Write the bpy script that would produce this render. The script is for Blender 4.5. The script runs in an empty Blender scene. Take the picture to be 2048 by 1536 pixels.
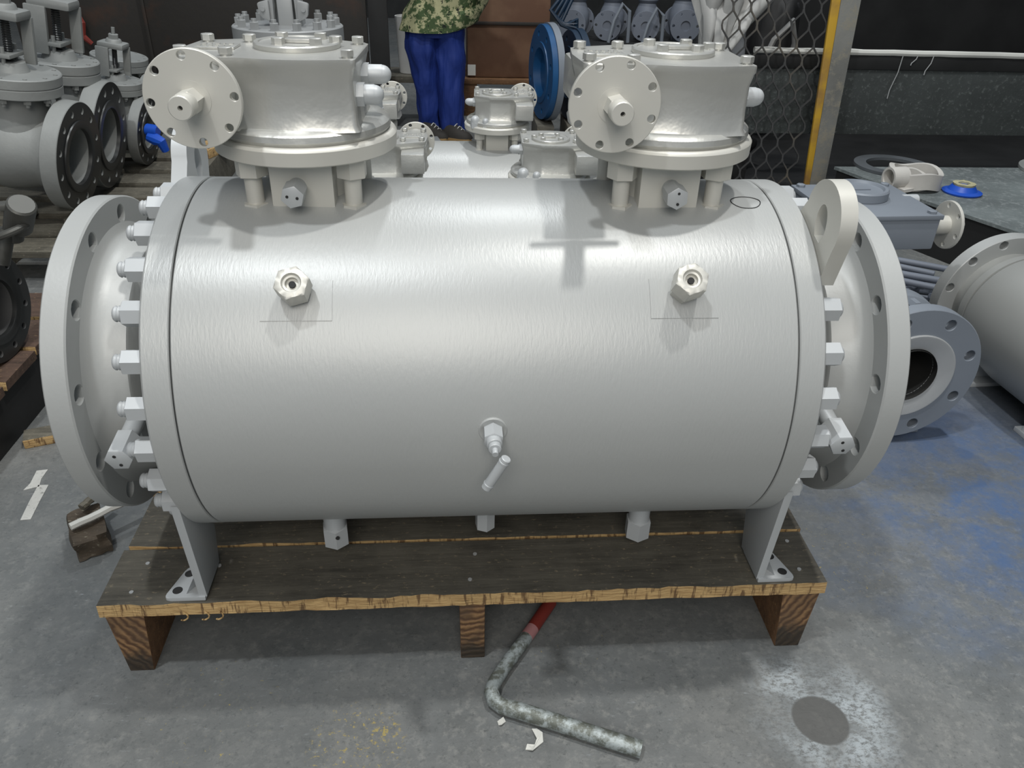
import bpy, bmesh, math, random
from mathutils import Vector, Matrix, Quaternion
from mathutils import noise as mnoise
PI = math.pi
C = bpy.context.scene.collection
SC = bpy.context.scene
S = 1.4            # modelling unit -> metres (applied once at the end)
random.seed(4)

# ------------------------------------------------------------------ camera
cam_d = bpy.data.cameras.new('camera'); cam = bpy.data.objects.new('camera', cam_d); C.objects.link(cam)
cam_d.sensor_width = 36; cam_d.lens = 1573.96 / 2048 * 36; cam_d.clip_start = .02; cam_d.clip_end = 200
PITCH, YAW, ROLL = 0.54325, 0.08472, 0.03045
cp, sp, cy_, sy_ = math.cos(PITCH), math.sin(PITCH), math.cos(YAW), math.sin(YAW)
cf = Vector((sy_*cp, cy_*cp, -sp)); cr0 = Vector((cy_, -sy_, 0)); cu0 = cr0.cross(cf)
cr = cr0*math.cos(ROLL) + cu0*math.sin(ROLL); cu = -cr0*math.sin(ROLL) + cu0*math.cos(ROLL)
M = Matrix((cr, cu, -cf)).transposed().to_4x4()
M.translation = Vector((-0.0508, -1.1351, 0.6187)) * S
cam.matrix_world = M
SC.camera = cam

# ------------------------------------------------------------------ world, lights, exposure
w = bpy.data.worlds.new('world'); SC.world = w; w.use_nodes = True
bg = w.node_tree.nodes['Background']; bg.inputs[0].default_value = (.80, .90, 1, 1); bg.inputs[1].default_value = .33
SC.view_settings.view_transform = 'Standard'; SC.view_settings.look = 'None'
SC.view_settings.gamma = 1; SC.view_settings.exposure = 0; SC.view_settings.use_curve_mapping = False

def lamp(name, loc, target, power, size, color, shape='DISK', size_y=None):
    l = bpy.data.lights.new(name, 'AREA'); l.shape = shape; l.size = size*S; l.energy = power; l.color = color
    if size_y: l.size_y = size_y*S
    o = bpy.data.objects.new(name, l); C.objects.link(o)
    o.location = Vector(loc)*S
    o.rotation_euler = (Vector(target)-Vector(loc)).to_track_quat('-Z', 'Y').to_euler()
    return o
lamp('high_bay_lamp', (1.15, -.05, 5.1), (0, .2, 0), 225, .22, (1, .985, .95))
lamp('high_bay_lamp', (-1.2, -1.1, 5.0), (0, 0, 0), 205, .25, (.95, .98, 1))
lamp('warm_fill_lamp', (-.3, -3.3, 2.5), (0, 0, 0), 155, 2.4, (1, .95, .88))  # warm light behind the camera, widened as added fill for front faces
lamp('high_bay_lamp', (.4, 3.2, 5.0), (.2, 3.0, 0), 150, .3, (.95, .98, 1))

# ------------------------------------------------------------------ materials
def nodes(name):
    m = bpy.data.materials.new(name); m.use_nodes = True
    nt = m.node_tree; b = nt.nodes['Principled BSDF']
    return m, nt, b
def N(nt, t, **kw):
    n = nt.nodes.new(t)
    for k, v in kw.items(): setattr(n, k, v)
    return n
def coords(nt, scale=(1, 1, 1), kind='Object'):
    tc = N(nt, 'ShaderNodeTexCoord'); mp = N(nt, 'ShaderNodeMapping'); mp.inputs['Scale'].default_value = scale
    nt.links.new(tc.outputs[kind], mp.inputs[0]); return mp.outputs[0]
def noise(nt, vec, scale, detail=4, rough=.55):
    n = N(nt, 'ShaderNodeTexNoise'); n.inputs['Scale'].default_value = scale; n.inputs['Detail'].default_value = detail
    n.inputs['Roughness'].default_value = rough; nt.links.new(vec, n.inputs['Vector']); return n.outputs['Fac']
def ramp(nt, fac, stops):
    r = N(nt, 'ShaderNodeValToRGB'); e = r.color_ramp.elements
    while len(e) < len(stops): e.new(.5)
    for el, (p, c) in zip(e, stops):
        el.position = p; el.color = (c, c, c, 1) if isinstance(c, (int, float)) else (*c, 1)
    nt.links.new(fac, r.inputs[0]); return r.outputs[0]
def mix(nt, fac, a, b, mode='MIX'):
    m = N(nt, 'ShaderNodeMix', data_type='RGBA', blend_type=mode)
    for sock, v in ((m.inputs[0], fac), (m.inputs[6], a), (m.inputs[7], b)):
        if isinstance(v, bpy.types.NodeSocket): nt.links.new(v, sock)
        elif isinstance(v, (int, float)): sock.default_value = v
        else: sock.default_value = (*v, 1)
    return m.outputs[2]
def bump(nt, b, h, strength, dist=.002):
    n = N(nt, 'ShaderNodeBump'); n.inputs['Strength'].default_value = strength; n.inputs['Distance'].default_value = dist
    nt.links.new(h, n.inputs['Height']); nt.links.new(n.outputs[0], b.inputs['Normal'])
def paint(name, col, rough=.4, metal=0., bs=90, bstr=.12, var=.06, stretch=(1, 1, 1), coat=0., col2=None, spots=(.35, .75), dist=.001):
    m, nt, b = nodes(name)
    v = coords(nt); f = noise(nt, v, 3, 5)
    c2 = col2 or tuple(c*(1-var*2) for c in col)
    nt.links.new(mix(nt, ramp(nt, f, [(spots[0], 0), (spots[1], 1)]), col, c2), b.inputs['Base Color'])
    b.inputs['Roughness'].default_value = rough; b.inputs['Metallic'].default_value = metal
    b.inputs['Coat Weight'].default_value = coat; b.inputs['Coat Roughness'].default_value = .25
    if bstr: bump(nt, b, noise(nt, coords(nt, stretch), bs, 3, .6), bstr, dist)
    return m
body_paint = paint('silver_grey_paint', (.395, .405, .397), .37, .12, 95, .42, .02, (2.4, .55, .55), .0)
flange_paint = paint('silver_grey_paint_satin', (.40, .41, .402), .42, .12, 110, .22, .03)
gear_paint = paint('bright_aluminium_paint', (.56, .56, .53), .33, .52, 26, .30, .10, dist=.004)
disc_paint = paint('satin_aluminium_paint', (.61, .60, .55), .43, .25, 120, .08, .05)
nut_paint = paint('pale_silver_paint', (.47, .49, .50), .44, .15, 80, .05, .03)
dark_gap = paint('dark_gap', (.02, .02, .02), .8, 0, bstr=0)
grey_casting = paint('grey_cast_steel_paint', (.30, .31, .30), .55, .15, 30, .35, .12, dist=.003)
mach_dark = paint('oiled_machined_steel', (.05, .052, .052), .35, .5, 60, .1, .1)
grey_blue = paint('grey_blue_primer', (.21, .235, .27), .5, .1, 60, .12, .06)
grey_blue_dim = paint('dusty_blue_grey_paint', (.17, .19, .23), .6, .05, 40, .2, .1)
bore_dark = paint('dark_bore', (.05, .05, .048), .4, .4, 40, .1, .1)
blue_paint = paint('blue_enamel', (.010, .085, .23), .4, 0, 40, .1, .12)
navy_paint = paint('navy_enamel', (.008, .028, .06), .45, 0, 40, .1, .2)
blue_plastic = paint('bright_blue_plastic', (.01, .08, .5), .4, 0, bstr=0)
rust = paint('rusty_dark_steel', (.022, .019, .016), .65, .1, 12, .4, .2, col2=(.065, .028, .014), spots=(.55, .8), dist=.004)
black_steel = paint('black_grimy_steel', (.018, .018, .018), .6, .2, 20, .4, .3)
tank_paint = paint('pale_grey_paint', (.34, .35, .35), .45, .2, 60, .1, .05)
ink = paint('black_marker_ink', (.01, .01, .012), .5, 0, bstr=0)
skin = paint('skin', (.42, .24, .16), .55, 0, 60, .1, .05)
hair = paint('black_hair', (.012, .01, .01), .6, 0, 60, .3, .1)
shoe_dark = paint('dark_shoe_canvas', (.035, .03, .025), .8, 0, 90, .3, .2)
shoe_sole = paint('tan_rubber_sole', (.34, .21, .08), .7, 0, 60, .2, .15)
white_plastic = paint('dirty_white_plastic', (.62, .62, .60), .5, 0, 25, .3, .15, (1, 1, .15))
webbing = paint('white_webbing', (.60, .58, .54), .85, 0, 140, .5, .15)
yellow_paint = paint('worn_yellow_paint', (.55, .33, .03), .55, 0, 25, .2, .1, col2=(.30, .17, .05), spots=(.42, .58))
bluetrouser = paint('blue_cotton', (.006, .028, .20), .75, 0, 7, .9, .1, (1, 1, .3), dist=.045)
cardboard = paint('brown_carton', (.12, .058, .032), .75, 0, 10, .3, .1, col2=(.21, .12, .07), spots=(.45, .8), dist=.003)
paper = paint('off_white_paper', (.62, .62, .58), .8, 0, 60, .2, .1)
red_paint = paint('red_paint', (.20, .03, .022), .5, 0, 60, .1, .1)
pink_paint = paint('faded_pink_paint', (.42, .20, .20), .6, 0, 60, .1, .1)
sling_grey = paint('light_grey_steel', (.45, .46, .46), .5, .3, 50, .3, .1)

def mottled(name, base, speck, sc=30, lo=.50, hi=.62, rough=.65, grad=None):
    m, nt, b = nodes(name); v = coords(nt)
    f = noise(nt, v, sc, 7, .75); g = noise(nt, v, 2.2, 4)
    c = mix(nt, ramp(nt, g, [(.35, 0), (.65, 1)]), base, tuple(x*1.7 for x in base))
    c = mix(nt, ramp(nt, f, [(lo, 0), (hi, .9)]), c, speck)
    nt.links.new(c, b.inputs['Base Color']); b.inputs['Roughness'].default_value = rough
    bump(nt, b, f, .6, .004); return m
def tube_mat():
    m, nt, b = nodes('scuffed_galvanised_tube'); v = coords(nt)
    f = noise(nt, v, 40, 5, .7)
    nt.links.new(mix(nt, ramp(nt, f, [(.42, 0), (.58, 1)]), (.36, .40, .40), (.13, .14, .12)), b.inputs['Base Color'])
    b.inputs['Roughness'].default_value = .5; b.inputs['Metallic'].default_value = .3
    bump(nt, b, noise(nt, v, 120, 4, .7), .5, .002); return m
tube_m = tube_mat()
def wood(name, top, fresh, sc=1.0):
    m, nt, b = nodes(name); v = coords(nt, (1.5, 16, 16)); g = noise(nt, v, 4, 6, .65)
    big = noise(nt, coords(nt), 7, 6, .6); fl = noise(nt, coords(nt, (1, 2, 2)), 60, 4, .7)
    c = mix(nt, ramp(nt, g, [(.35, 0), (.7, 1)]), top, tuple(x*.45 for x in top))
    c = mix(nt, ramp(nt, big, [(.40, 0), (.75, .6)]), c, tuple(x*1.7 for x in top))
    c = mix(nt, ramp(nt, fl, [(.60, 0), (.68, .75)]), c, fresh)
    nt.links.new(c, b.inputs['Base Color']); b.inputs['Roughness'].default_value = .72
    bump(nt, b, g, .5, .004); return m
deck_wood = wood('oily_dark_board', (.085, .078, .062), (.22, .18, .12))
post_wood = wood('brown_block', (.15, .075, .032), (.35, .20, .08))
old_wood = wood('weathered_board', (.12, .11, .085), (.3, .26, .2))
def fresh_mat():
    m, nt, b = nodes('splintered_fresh_wood'); v = coords(nt, (3, 3, 30)); g = noise(nt, v, 8, 5, .65)
    g2 = noise(nt, coords(nt, (40, 6, 6)), 2.5, 4, .6)
    c = mix(nt, ramp(nt, g, [(.4, 0), (.65, 1)]), (.56, .38, .17), (.33, .20, .08))
    c = mix(nt, ramp(nt, g2, [(.53, 0), (.62, .85)]), c, (.10, .05, .02))
    nt.links.new(c, b.inputs['Base Color']); b.inputs['Roughness'].default_value = .7; bump(nt, b, g, .8, .004); return m
fresh_wood = fresh_mat()
def endgrain():
    m, nt, b = nodes('end_grain'); tc = coords(nt, (1, .2, 1)); wv = N(nt, 'ShaderNodeTexWave', wave_type='RINGS', rings_direction='Y')
    mp = N(nt, 'ShaderNodeMapping'); mp.inputs['Location'].default_value = (.07, 0, .10); nt.links.new(tc, mp.inputs[0])
    wv.inputs['Scale'].default_value = 17; wv.inputs['Distortion'].default_value = 5.5; wv.inputs['Detail Scale'].default_value = 1.6; wv.inputs['Detail'].default_value = 3
    nt.links.new(mp.outputs[0], wv.inputs['Vector'])
    big = noise(nt, coords(nt), 14, 4)
    c = mix(nt, wv.outputs['Fac'], (.085, .040, .018), (.27, .155, .07))
    c = mix(nt, ramp(nt, big, [(.4, 0), (.6, .6)]), c, (.08, .05, .03))
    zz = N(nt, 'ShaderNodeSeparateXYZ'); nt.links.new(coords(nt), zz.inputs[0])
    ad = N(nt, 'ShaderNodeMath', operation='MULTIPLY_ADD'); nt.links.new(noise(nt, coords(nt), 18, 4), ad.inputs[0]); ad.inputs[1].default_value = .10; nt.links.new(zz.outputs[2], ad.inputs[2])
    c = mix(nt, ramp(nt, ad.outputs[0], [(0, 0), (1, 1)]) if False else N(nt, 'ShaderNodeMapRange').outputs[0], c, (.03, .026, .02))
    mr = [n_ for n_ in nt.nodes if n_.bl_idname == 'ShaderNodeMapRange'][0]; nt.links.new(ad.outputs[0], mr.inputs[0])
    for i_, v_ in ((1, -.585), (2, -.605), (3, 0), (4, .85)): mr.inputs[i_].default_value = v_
    nt.links.new(c, b.inputs['Base Color']); b.inputs['Roughness'].default_value = .7; bump(nt, b, wv.outputs['Fac'], .5, .003); return m
end_grain = endgrain()
def camo():
    m, nt, b = nodes('camouflage_cloth'); v = coords(nt, (1, 1, 1))
    a = noise(nt, v, 14, 4, .75); c2 = noise(nt, coords(nt, (1.1, 1, .9)), 19, 4, .7)
    c = mix(nt, ramp(nt, a, [(.47, 0), (.53, 1)]), (.40, .39, .22), (.050, .085, .030))
    c = mix(nt, ramp(nt, c2, [(.60, 0), (.63, 1)]), c, (.008, .014, .008))
    nt.links.new(c, b.inputs['Base Color']); b.inputs['Roughness'].default_value = .85
    bump(nt, b, noise(nt, v, 9, 3), .5, .012); return m
camo_m = camo()
def floor_mat():
    m, nt, b = nodes('stained_concrete_floor')
    v = coords(nt)
    sep = N(nt, 'ShaderNodeSeparateXYZ'); nt.links.new(v, sep.inputs[0])
    def math_(op, a, b_=None):
        n = N(nt, 'ShaderNodeMath', operation=op)
        for s, x in zip(n.inputs, (a, b_)):
            if x is None: continue
            if isinstance(x, bpy.types.NodeSocket): nt.links.new(x, s)
            else: s.default_value = x
        return n.outputs[0]
    def radial(cx, cy, sx=1, sy=1, wob=0, ws=6):
        dx = math_('MULTIPLY', math_('SUBTRACT', sep.outputs[0], cx*S), 1/sx); dy = math_('MULTIPLY', math_('SUBTRACT', sep.outputs[1], cy*S), 1/sy)
        r = math_('SQRT', math_('ADD', math_('MULTIPLY', dx, dx), math_('MULTIPLY', dy, dy)))
        if wob: r = math_('ADD', r, math_('MULTIPLY', math_('SUBTRACT', noise(nt, v, ws, 4), .5), wob))
        return math_('DIVIDE', r, S)
    n1 = noise(nt, v, 1.6, 6, .6); n2 = noise(nt, v, 7, 7, .68); n3 = noise(nt, v, 45, 5, .7)
    c = mix(nt, ramp(nt, n1, [(.3, 0), (.7, 1)]), (.145, .155, .158), (.22, .22, .208))
    c = mix(nt, ramp(nt, n2, [(.35, 0), (.68, .75)]), c, (.095, .10, .098))
    c = mix(nt, ramp(nt, n3, [(.50, 0), (.68, .6)]), c, (.25, .25, .235))
    n4 = noise(nt, v, 85, 6, .8)
    c = mix(nt, ramp(nt, n4, [(.30, .7), (.46, 0)]), c, (.045, .05, .05))
    lf = ramp(nt, noise(nt, v, .9, 3), [(.42, 0), (.62, .45)])
    c = mix(nt, lf, c, (.085, .095, .10))
    # scraped pale streaks
    st = noise(nt, coords(nt, (1, 3.5, 1)), 26, 5, .75)
    c = mix(nt, ramp(nt, st, [(.62, 0), (.72, .55)]), c, (.30, .32, .33))
    # blue paint stain to the right
    rb = radial(1.25, .12, 1.3, .95, .75, 3)
    fb = math_('MULTIPLY', ramp(nt, rb, [(.18, 1), (.52, 0)]), ramp(nt, noise(nt, v, 9, 6, .7), [(.40, .15), (.62, 1)]))
    c = mix(nt, math_('MULTIPLY', fb, .75), c, (.055, .115, .25))
    rb2 = radial(1.05, .55, 1, .6, .3, 4)
    fb2 = math_('MULTIPLY', ramp(nt, rb2, [(.1, 1), (.5, 0)]), .6)
    c = mix(nt, fb2, c, (.05, .10, .22))
    # pale overspray ring round an unpainted disc
    r0 = radial(.536, -.359)
    ring = ramp(nt, radial(.540, -.345, 1, 1, .05, 9), [(.045, 1), (.085, .9), (.135, 0)])
    pn = ramp(nt, noise(nt, coords(nt, (1, 1.5, 1)), 60, 6, .8), [(.42, .05), (.54, 1)])
    gap = ramp(nt, noise(nt, v, 8, 2), [(.40, .25), (.56, 1)])
    inside = ramp(nt, r0, [(.0445, 0), (.0455, 1)])
    f = math_('MULTIPLY', math_('MULTIPLY', math_('MULTIPLY', ring, pn), gap), inside)
    c = mix(nt, math_('MULTIPLY', f, .95), c, (.40, .44, .46))
    c = mix(nt, math_('MULTIPLY', math_('SUBTRACT', 1, inside), .7), c, (.085, .083, .078))
    # yellow flecks in two places
    yn = noise(nt, v, 70, 5, .75)
    for cx, cy, rr, lo in ((-.21, -.37, .10, .545), (.72, .02, .16, .59), (-.45, -.3, .14, .60), (.15, -.18, .1, .62), (-.17, -.34, .03, .50)):
        rr_ = ramp(nt, radial(cx, cy), [(0, 1), (rr, 0)])
        fy = math_('MULTIPLY', ramp(nt, yn, [(lo+.035, 0), (lo+.06, 1)]), ramp(nt, rr_, [(.1, 0), (.4, 1)]))
        c = mix(nt, math_('MULTIPLY', fy, .8), c, (.34, .27, .09))
    nt.links.new(c, b.inputs['Base Color'])
    nt.links.new(ramp(nt, n2, [(.3, .35), (.7, .62)]), b.inputs['Roughness'])
    bump(nt, b, n3, .25, .004); return m
floor_m = floor_mat()
tape_m = mottled('worn_white_tape', (.34, .34, .32), (.14, .14, .13), 55, .56, .66)

# ------------------------------------------------------------------ mesh helpers
def new(): return bmesh.new()
def obj(name, bm, mat, parent=None, ang=35, loc=None, rot=None):
    bmesh.ops.remove_doubles(bm, verts=bm.verts, dist=1e-6)
    bmesh.ops.recalc_face_normals(bm, faces=bm.faces)
    me = bpy.data.meshes.new(name); bm.to_mesh(me); bm.free()
    mats = mat if isinstance(mat, (list, tuple)) else [mat]
    for m_ in mats: me.materials.append(m_)
    for p_ in me.polygons: p_.use_smooth = True
    me.set_sharp_from_angle(angle=math.radians(ang))
    o = bpy.data.objects.new(name, me); C.objects.link(o); o.parent = parent
    if loc: o.location = loc
    if rot: o.rotation_euler = rot
    return o
def tag(o, label=None, cat=None, group=None, kind=None):
    for k, v in (('label', label), ('category', cat), ('group', group), ('kind', kind)):
        if v: o[k] = v
    return o
def thing(name, label, cat, loc=(0, 0, 0), rotz=0, group=None):
    o = bpy.data.objects.new(name, None); C.objects.link(o); o.location = loc; o.rotation_euler = (0, 0, rotz)
    o.empty_display_size = .05
    return tag(o, label, cat, group)
def frame(p0, p1):
    a = (Vector(p1)-Vector(p0)).normalized()
    u = a.orthogonal().normalized() if abs(a.z) > .999 else Vector((0, 0, 1)).cross(a).normalized()
    v = a.cross(u); return a, u, v
def lathe(bm, p0, axis, prof, seg=48, twist=0):
    """prof: list of (t along axis, r); closed ends where r==0"""
    a = Vector(axis).normalized(); _, u, v = frame((0, 0, 0), a); p0 = Vector(p0); rings = []
    for t, r in prof:
        if r <= 1e-9: rings.append([bm.verts.new(p0+a*t)]); continue
        rings.append([bm.verts.new(p0+a*t+(u*math.cos(k*2*PI/seg+twist)+v*math.sin(k*2*PI/seg+twist))*r) for k in range(seg)])
    for A, B in zip(rings[:-1], rings[1:]):
        for k in range(seg):
            k2 = (k+1) % seg
            if len(A) == 1 and len(B) == 1: continue
            if len(A) == 1: bm.faces.new((A[0], B[k], B[k2]))
            elif len(B) == 1: bm.faces.new((A[k], B[0], A[k2]))
            else: bm.faces.new((A[k], B[k], B[k2], A[k2]))
    return bm
def cyl(bm, p0, p1, r, r1=None, seg=24, ch=0, twist=0):
    L = (Vector(p1)-Vector(p0)).length; r1 = r if r1 is None else r1; ax = Vector(p1)-Vector(p0)
    if ch: prof = [(0, 0), (0, r-ch), (ch, r), (L-ch, r1), (L, r1-ch), (L, 0)]
    else: prof = [(0, 0), (0, r), (L, r1), (L, 0)]
    return lathe(bm, p0, ax, prof, seg, twist)
def hexn(bm, p0, p1, r, ch=.15, twist=0, ch0=False):
    """hexagonal prism with chamfered far end: lathe with 6 segments intersected by cone look"""
    L = (Vector(p1)-Vector(p0)).length; c = r*ch; ax = Vector(p1)-Vector(p0)
    prof = [(0, 0), (0, r*(1-ch) if ch0 else r)] + ([(c*.6, r)] if ch0 else []) + [(L-c*.6, r), (L, r*(1-ch)), (L, 0)]
    return lathe(bm, p0, ax, prof, 6, twist)
def hexhole(bm, p0, p1, r, rh, depth, ch=.15, twist=0):
    L = (Vector(p1)-Vector(p0)).length; c = r*ch; ax = Vector(p1)-Vector(p0)
    a = ax.normalized(); _, u, v = frame((0, 0, 0), a); P = Vector(p0); n = 24
    def R(t, rr, f=1.0):
        out = []
        for k in range(n):
            th = k*2*PI/n+twist
            ph = (k*2*PI/n) % (PI/3)-PI/6
            q = rr if f == 0 else rr*math.cos(PI/6)/math.cos(ph)
            out.append(bm.verts.new(P+a*t+(u*math.cos(th)+v*math.sin(th))*q))
        return out
    rings = [R(0, r), R(L-c*.6, r), R(L, r*(1-ch)*.95, 0), R(L, rh*1.5, 0), R(L-rh*.4, rh*1.3, 0), R(L-rh*.5, rh, 0), R(L-depth, rh, 0)]
    for A, B in zip(rings[:-1], rings[1:]):
        for k in range(n): bm.faces.new((A[k], B[k], B[(k+1) % n], A[(k+1) % n]))
    bm.faces.new(rings[-1]); bm.faces.new(rings[0])
    return bm
def box(bm, c, s, rot=None, bev=0):
    r = bmesh.ops.create_cube(bm, size=1); vs = r['verts']
    bmesh.ops.scale(bm, verts=vs, vec=Vector(s))
    if bev:
        es = list({e for v in vs for e in v.link_edges})
        rr = bmesh.ops.bevel(bm, geom=es+vs, offset=bev, segments=2, affect='EDGES', profile=.6)
        vs = list({v for f in rr['faces'] for v in f.verts} | {v for v in vs if v.is_valid})
    if rot is not None:
        if not isinstance(rot, Matrix): rot = Matrix.Rotation(rot, 3, 'Z')
        bmesh.ops.rotate(bm, verts=vs, cent=(0, 0, 0), matrix=rot)
    bmesh.ops.translate(bm, verts=vs, vec=Vector(c)); return vs
def prism(bm, pts, off, holes=None, bev=0):
    """extrude closed 3D polygon by vector off"""
    off = Vector(off)
    a = [bm.verts.new(Vector(p_)) for p_ in pts]; b_ = [bm.verts.new(Vector(p_)+off) for p_ in pts]; n = len(pts)
    f1 = bm.faces.new(a); f2 = bm.faces.new(list(reversed(b_)))
    for k in range(n): bm.faces.new((a[k], b_[k], b_[(k+1) % n], a[(k+1) % n]))
    if bev:
        es = list(f1.edges)+list(f2.edges)
        bmesh.ops.bevel(bm, geom=es, offset=bev, segments=2, affect='EDGES', profile=.6)
    return bm
def rounded(pts, r, n=5):
    """round the corners of a 2D polygon"""
    out = []; m = len(pts)
    for i in range(m):
        p_, q, s_ = Vector(pts[i-1]), Vector(pts[i]), Vector(pts[(i+1) % m]); rr = r[i] if isinstance(r, (list, tuple)) else r
        a, b_ = (p_-q), (s_-q); rr_ = min(rr, a.length*.45, b_.length*.45); A, B = q+a.normalized()*rr_, q+b_.normalized()*rr_
        for k in range(n+1):
            t = k/n; out.append(tuple((1-t)**2*A+2*t*(1-t)*q+t*t*B))
    return out
def tube(bm, path, r, seg=10, closed=False, flat=None):
    P = [Vector(p_) for p_ in path]; n = len(P); rings = []; up = None
    for i, p_ in enumerate(P):
        d = (P[(i+1) % n]-P[i-1]) if closed else (P[min(i+1, n-1)]-P[max(i-1, 0)])
        d.normalize()
        if up is None: up = d.orthogonal().normalized()
        up = (up-d*up.dot(d)).normalized(); v = d.cross(up)
        rr = r[i] if isinstance(r, (list, tuple)) else r
        if flat:  # ribbon: width flat[0] along world-ish up, thickness r
            z = Vector(flat[1]); z = (z-d*z.dot(d)).normalized(); y = d.cross(z)
            rings.append([bm.verts.new(p_+z*flat[0]*a_+y*rr*b_) for a_, b_ in ((1, 1), (-1, 1), (-1, -1), (1, -1))])
        else:
            rings.append([bm.verts.new(p_+(up*math.cos(k*2*PI/seg)+v*math.sin(k*2*PI/seg))*rr) for k in range(seg)])
    m = len(rings[0]); prs = list(zip(rings[:-1], rings[1:]))+([(rings[-1], rings[0])] if closed else [])
    for A, B in prs:
        for k in range(m): bm.faces.new((A[k], B[k], B[(k+1) % m], A[(k+1) % m]))
    if not closed: bm.faces.new(rings[0]); bm.faces.new(rings[-1])
    return bm
def plate_holes(bm, c, axis, r_in, r_out, r_pc, r_h, n, t0, t1, phase=0, ch=.0015, na=6, nb=4):
    """annular disc with n real through-holes. axis unit vector; t0..t1 along axis; angles from frame u"""
    a = Vector(axis).normalized(); _, u, v = frame((0, 0, 0), a); c = Vector(c); half = PI/n
    def P(rr, th, t): return c+a*t+(u*math.cos(th)+v*math.sin(th))*rr
    for s in range(n):
        m0 = phase+s*2*PI/n; per = []
        for k in range(na): per.append((r_out, m0-half+2*half*k/na, 'o'))
        for k in range(nb): per.append((r_out+(r_in-r_out)*k/nb, m0+half, 's'))
        for k in range(na): per.append((r_in, m0+half-2*half*k/na, 'i'))
        for k in range(nb): per.append((r_in+(r_out-r_in)*k/nb, m0-half, 's'))
        K = len(per); hc = (r_pc*math.cos(m0), r_pc*math.sin(m0))
        ha = [math.atan2(rr*math.sin(th)-hc[1], rr*math.cos(th)-hc[0]) for rr, th, _ in per]
        layers = {}
        for t, sg in ((t0, 1), (t1, -1)):
            tt = t
            cc = ch
            outer = [bm.verts.new(P(rr-(cc if rr > r_out-1e-9 else 0), th, tt)) for rr, th, _ in per]
            h1 = [bm.verts.new(c+a*tt+u*(hc[0]+(r_h+cc*.6)*math.cos(x))+v*(hc[1]+(r_h+cc*.6)*math.sin(x))) for x in ha]
            h2 = [bm.verts.new(c+a*(tt+sg*cc*.6)+u*(hc[0]+r_h*math.cos(x))+v*(hc[1]+r_h*math.sin(x))) for x in ha]
            for k in range(K):
                k2 = (k+1) % K; bm.faces.new((outer[k], outer[k2], h1[k2], h1[k])); bm.faces.new((h1[k], h1[k2], h2[k2], h2[k]))
            rim = [bm.verts.new(P(r_out, per[k][1], tt+sg*cc)) for k in range(na+1)]
            inn = [outer[na+nb+k] for k in range(na+1)] if True else None
            for k in range(na): bm.faces.new((outer[k], outer[k+1], rim[k+1], rim[k]))
            layers[t] = (h2, rim, inn)
        A, B = layers[t0], layers[t1]
        for k in range(K):
            k2 = (k+1) % K; bm.faces.new((A[0][k], A[0][k2], B[0][k2], B[0][k]))
        for k in range(na):
            bm.faces.new((A[1][k], A[1][k+1], B[1][k+1], B[1][k]))
            if A[2][k+1] is not A[2][k]: bm.faces.new((A[2][k], A[2][k+1], B[2][k+1], B[2][k]))
    return bm
def children(o): return [x for x in kids.get(o.name, [])]
def copy_tree(root, loc, rotz, scale=1, label=None, group=None, mats=None):
    src = [o for o in bpy.data.objects]
    km = {}
    for o in src:
        if o.parent: km.setdefault(o.parent.name, []).append(o)
    def rec(o, par):
        c = o.copy(); C.objects.link(c)
        if par is not None: c.parent = par
        for k in km.get(o.name, []): rec(k, c)
        return c
    r = rec(root, None); r.location = loc; r.rotation_euler = (0, 0, rotz); r.scale = (scale,)*3
    if label: r['label'] = label
    if group: r['group'] = group
    return r

# ------------------------------------------------------------------ the hall
FZ = -.50
bm = new(); bmesh.ops.create_grid(bm, x_segments=1, y_segments=1, size=9); bmesh.ops.translate(bm, verts=bm.verts, vec=(0, 2, FZ))
tag(obj('floor', bm, floor_m), kind='structure')
wall_m = paint('dark_hall_wall', (.035, .036, .036), .85, 0, 8, .3, .3)
bm = new(); box(bm, (0, 9, 1.5), (18, .2, 4)); tag(obj('wall_back', bm, wall_m), kind='structure')
bm = new(); box(bm, (-7, 2, 1.5), (.2, 14, 4)); tag(obj('wall_left', bm, wall_m), kind='structure')
bm = new(); box(bm, (7.5, 2, 1.5), (.2, 14, 4)); tag(obj('wall_right', bm, wall_m), kind='structure')

# ------------------------------------------------------------------ pallet under the main valve
PT = -.34                      # deck top
PX0, PX1, PY0, PY1 = -.620, .572, -.212, .27
def jag_board(bm, x0, x1, y0, y1, zt, th, seed, jf=.004, skew=0):
    """board along x with an irregular front edge; slot 0 top wood, slot 1 fresh edge"""
    n = 70; rnd = random.Random(seed); rows = []
    for i in range(n+1):
        t = i/n; x = x0+(x1-x0)*t
        j = jf*(mnoise.noise(Vector((x*14, seed, 0)))+.6*mnoise.noise(Vector((x*45, seed, 3))))
        j2 = jf*.8*(mnoise.noise(Vector((x*18, seed, 7)))+.6*mnoise.noise(Vector((x*60, seed, 9))))
        dz = -.003*abs(mnoise.noise(Vector((x*10, seed, 5))))
        rows.append([bm.verts.new(p_) for p_ in ((x, y0+j, zt+dz), (x, y0-.002+j2*.6, zt-th), (x, y1, zt-th), (x, y1, zt))])
    for A, B in zip(rows[:-1], rows[1:]):
        for k in range(4):
            f = bm.faces.new((A[k], A[(k+1) % 4], B[(k+1) % 4], B[k])); f.material_index = 1 if k == 0 else 0
    bm.faces.new(rows[0]); bm.faces.new(rows[-1])
pal = thing('wooden_pallet', 'dark oily wooden pallet with splintered pale front edge under the large silver valve', 'pallet', (0, 0, 0))
bds = [(PY0, -.086, -.020), (-.078, .06, 0), (.075, .165, 0), (.18, PY1, 0)]
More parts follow.
